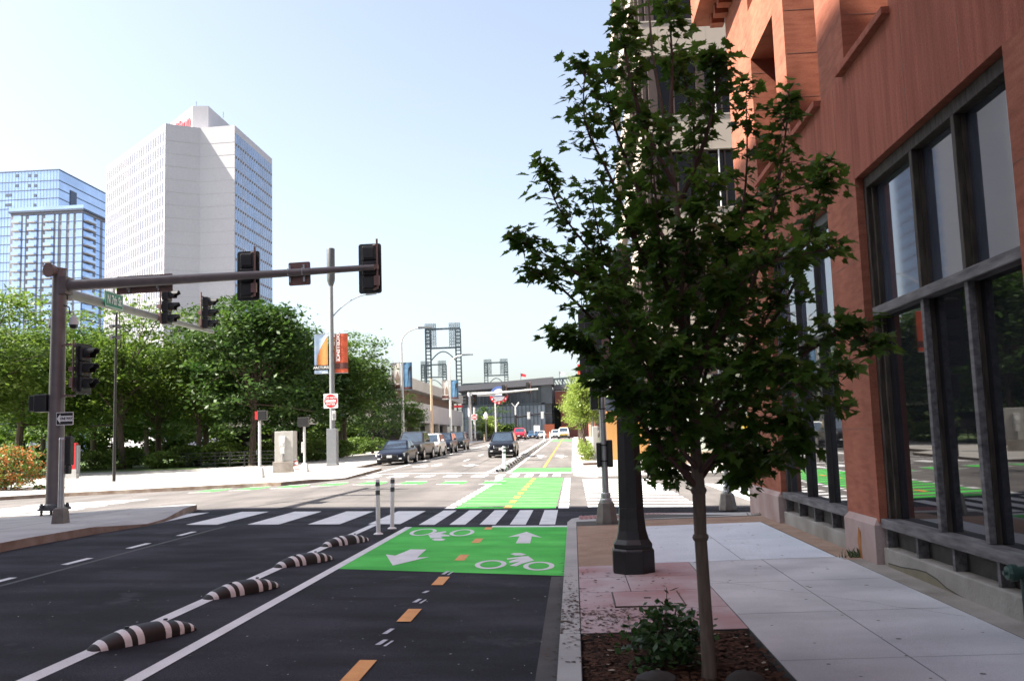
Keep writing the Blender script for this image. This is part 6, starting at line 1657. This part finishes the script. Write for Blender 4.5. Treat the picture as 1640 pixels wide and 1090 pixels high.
# main limbs: start on the trunk, bends, end (pixel, pixel, depth offset)
limbs = [
 [(1117, 780, 0), (1060, 720, -.2), (1010, 660, -.35), (960, 612, -.4)], [(1117, 770, 0), (1040, 700, .2), (985, 600, .45), (925, 560, .5), (893, 545, .5)],
 [(1112, 700, 0), (1050, 600, -.2), (985, 500, -.3), (905, 430, -.35), (825, 390, -.3)], [(1108, 640, 0), (1030, 540, .25), (960, 430, .35), (890, 340, .4), (860, 270, .3)],
 [(1100, 540, 0), (1030, 420, -.25), (975, 290, -.3), (930, 190, -.3), (930, 95, -.25)], [(1095, 430, 0), (1030, 330, .3), (980, 200, .4), (960, 110, .35)],
 [(1080, 300, 0), (1030, 200, -.1), (1000, 90, -.15), (992, 10, -.1)], [(1070, 220, 0), (1075, 100, .15), (1070, 0, .2)], [(1085, 330, 0), (1130, 220, -.2), (1150, 130, -.25), (1145, 90, -.25)],
 [(1100, 540, 0), (1170, 430, .3), (1200, 290, .4), (1200, 140, .35)], [(1105, 600, 0), (1190, 500, -.3), (1240, 360, -.4), (1265, 230, -.4), (1270, 160, -.35)],
 [(1110, 660, 0), (1210, 560, .25), (1290, 440, .4), (1320, 330, .4), (1340, 265, .35)], [(1112, 690, 0), (1220, 620, -.25), (1310, 560, -.4), (1370, 535, -.45), (1420, 560, -.45)],
 [(1113, 700, 0), (1220, 640, .3), (1310, 610, .5), (1380, 590, .5)], [(1116, 760, 0), (1180, 700, -.25), (1250, 680, -.4), (1290, 720, -.4)], [(1117, 775, 0), (1150, 735, .25), (1180, 730, .35), (1190, 765, .3)],
 [(1105, 600, 0), (1090, 500, -.5), (1100, 400, -.75), (1140, 300, -.8)], [(1108, 640, 0), (1150, 520, -.55), (1220, 430, -.8), (1340, 400, -.75)], [(1108, 640, 0), (1080, 560, .5), (1050, 460, .8), (1040, 360, .85)],
 [(1112, 700, 0), (1130, 600, .55), (1170, 520, .85), (1180, 440, .9)], [(1112, 720, 0), (1060, 640, -.5), (1020, 570, -.75), (960, 480, -.75)], [(1095, 430, 0), (1140, 370, .3), (1240, 320, .45), (1330, 290, .3)],
 [(1113, 700, 0), (1160, 640, -.5), (1230, 590, -.75), (1340, 650, -.7)], [(1116, 750, 0), (1080, 700, -.45), (1080, 640, -.7), (1100, 580, -.8)], [(1116, 755, 0), (1060, 730, .3), (1060, 760, .4)],
  [(1100, 540, 0), (1060, 440, -.45), (1050, 340, -.6), (1040, 230, -.6)], [(1095, 430, 0), (1110, 300, .4), (1110, 190, .5), (1090, 90, .5)], [(1105, 600, 0), (1010, 500, .6), (960, 400, .8), (940, 310, .8)],
 [(1112, 690, 0), (1180, 590, .1), (1240, 500, .1), (1280, 430, .1)], [(1113, 700, 0), (1060, 650, .6), (1000, 620, .8)], [(1085, 330, 0), (1040, 260, .5), (1015, 150, .6), (1020, 60, .6)], [(1108, 640, 0), (1130, 560, -.1), (1160, 470, -.1), (1170, 380, -.1)],
 [(1110, 670, 0), (1010, 580, .1), (900, 470, 0), (850, 440, -.1)], [(1113, 700, 0), (1150, 690, .6), (1210, 740, .6), (1240, 735, .6)]]
bm_ = MB(); nodes = []                                # leaf stations: (point, direction, is tip)
for L in limbs:
    P = [at_tree(1112+(p[0]-1112)*(.96 if p[0] < 1112 else .94), p[1]+max(0, 300-p[1])*.06, p[2]) for p in L]; n = len(P)
    fine = []
    for i in range(n-1):
        for k in range(4):
            q = k/4; p0 = P[max(i-1, 0)]; p1, p2 = P[i], P[i+1]; p3 = P[min(i+2, n-1)]
            fine.append(.5*((2*p1)+(p2-p0)*q+(2*p0-5*p1+4*p2-p3)*q*q+(3*p1-p0-3*p2+p3)*q**3))
    fine.append(P[-1]); k = len(fine)
    bm_.tube(fine, [max(.003, .017*(1-i/k)**1.1+.002) for i in range(k)], 7)
    for i in range(3, k):
        d_ = (fine[i]-fine[i-1]).normalized(); f = i/k
        nodes.append((fine[i], d_))
        ns = 3 if f > .2 else 2
        for _ in range(ns):                            # side twigs
            s_ = Vector((rs.gauss(0, 1), rs.gauss(0, .8), rs.gauss(.25, .7))).normalized()
            s_ = (s_+d_*.7).normalized(); l_ = rs.uniform(.07, .22)*(1.15-.55*f)
            e = fine[i]+s_*l_; mid = fine[i]+s_*l_*.5+Vector((0, 0, .012))
            bm_.tube([fine[i], mid, e], [.0035, .0028, .0018], 5)
            nodes.append((mid, s_)); nodes.append((e, s_))
bm_.build('branches', twig_m, mt)
OUT = [(0, -.03), (.10, -.10), (.26, -.20), (.24, -.04), (.46, .02), (.36, .14), (.56, .34), (.36, .34), (.30, .44), (.22, .40), (.20, .62), (.10, .66), (0, .98)]
OUT = OUT + [(-x, y) for x, y in reversed(OUT[1:-1])]
LV, LF = [], []
def leaf(c, out, size):
    out = out.normalized()
    up = Vector((rs.gauss(0, .55), rs.gauss(0, .55), 1)).normalized()
    y = (out*Vector((1, 1, .35)) + Vector((0, 0, -.28+rs.gauss(0, .2)))); y.normalize()
    x = y.cross(up).normalized(); z = x.cross(y)
    o = len(LV); fold = rs.uniform(.10, .38); curl = rs.uniform(.05, .35)
    LV.append(tuple(c+y*size*.30+z*size*.0))
    for a, b_ in OUT:
        LV.append(tuple(c+x*(a*size)+y*(b_*size)+z*size*(abs(a)*fold-curl*(b_-.3)**2*(1 if b_ > .3 else .4))))
    n = len(OUT)
    for i in range(n): LF.append((o, o+1+i, o+1+(i+1) % n))
for p, d_ in nodes:
    for _ in range(5 if -.75 < p.x < .6 and p.z < 2.9 else 3):
        a = Vector((rs.gauss(0, 1), rs.gauss(0, 1), rs.gauss(.1, .5))).normalized(); a = (a+d_*.4).normalized()
        pet = rs.uniform(.025, .07); leaf(p+a*pet, a, rs.uniform(.04, .10))
leaf_m2 = mat('leaf_maple_light', (.05, .115, .014), .5, scale=2.6, col2=(.11, .20, .03), trans=.55, spec=.3)
nl = len(LF)//len(OUT); pick = np.random.RandomState(3).rand(nl) < .22
np_mesh('leaves', np.array(LV), np.array(LF), [leaf_m, leaf_m2], mt, mi=np.repeat(pick.astype(int), len(OUT)))
# small shrub beside the trunk, weeds, and two stones at the edge of the pit
t = thing('sapling', 'small leafy sucker shrub growing beside the maple trunk in the mulch', 'shrub', (.56, 6.2, .11))
C, P = crown_points(121, .31, .26, .19, 90, 12, .05, .3); V, F = leaf_quads(C+np.array([0, 0, .20]), .055, 122, .5, .62)
C2 = []
st_ = MB()
for k in range(5):
    ex, ey, ez = rs.uniform(-.10, .18), rs.uniform(-.1, .1), rs.uniform(.28, .44)
    if k == 0: ex, ey, ez = .02, 0, .52
    st_.tube([(0, 0, -.03), (ex*.5, ey*.5, ez*.55), (ex, ey, ez)], [.006, .004, .002], 5)
    for j in range(9):
        q = .45+.55*j/8; C2.append((ex*q+rs.gauss(0, .03), ey*q+rs.gauss(0, .03), ez*q+rs.gauss(0, .015)))
for k in range(14):
    p = P[k*3]; st_.tube([(0, 0, -.02), (p[0]*.8, p[1]*.8, p[2]+.2)], [.005, .002], 5)
V2, F2 = leaf_quads(np.array(C2), .06, 124, .6, .6)
np_mesh('foliage', np.vstack([V, V2]), np.vstack([F, F2+len(V)]), leaf_s, t); st_.build('stem', twig_m, t)
for (x, y, n, h, lab) in ((FX-.06, 10.75, 60, .10, 'grass tuft at the foot of the near stone pier'), (FX-.08, 16.2, 26, .05, 'tiny weed at the foot of the far corner pier')):
    m = MB()
    for _ in range(n):
        a, b_ = rs.gauss(0, .09), rs.gauss(0, .035); dx, dy = rs.gauss(0, .04), rs.gauss(0, .04); hh = h*rs.uniform(.5, 1.2)
        m.poly([(a-.004, b_, 0), (a+.004, b_, 0), (a+dx*.5+.003, b_+dy*.5, hh*.7), (a+dx, b_+dy, hh)])
    o = m.build('grass_tuft', leaf_s, None, (x-.02, y, zsw(x, y)+.004)); tag(o, lab, 'weed')
for x, y, r_, lab in ((.45, 5.74, .11, 'dark rounded stone left of the maple trunk at the bottom edge'), (.98, 5.72, .10, 'dark rounded stone right of the maple trunk at the bottom edge')):
    m = MB(); m.lathe([(.02, -.05), (r_*.9, 0), (r_, .03), (r_*.85, .075), (r_*.5, .10), (.01, .108)], 16); m.v = [(a*1.3+rs.uniform(-.006, .006), b_, c+rs.uniform(-.004, .004)) for a, b_, c in m.v]
    tag(m.build('stone', mat('stone', (.03, .024, .022), .8, var=.3, scale=8) if 'stone' not in MATS else MATS['stone'], None, (x, y, .10), smooth=True), lab, 'stone')
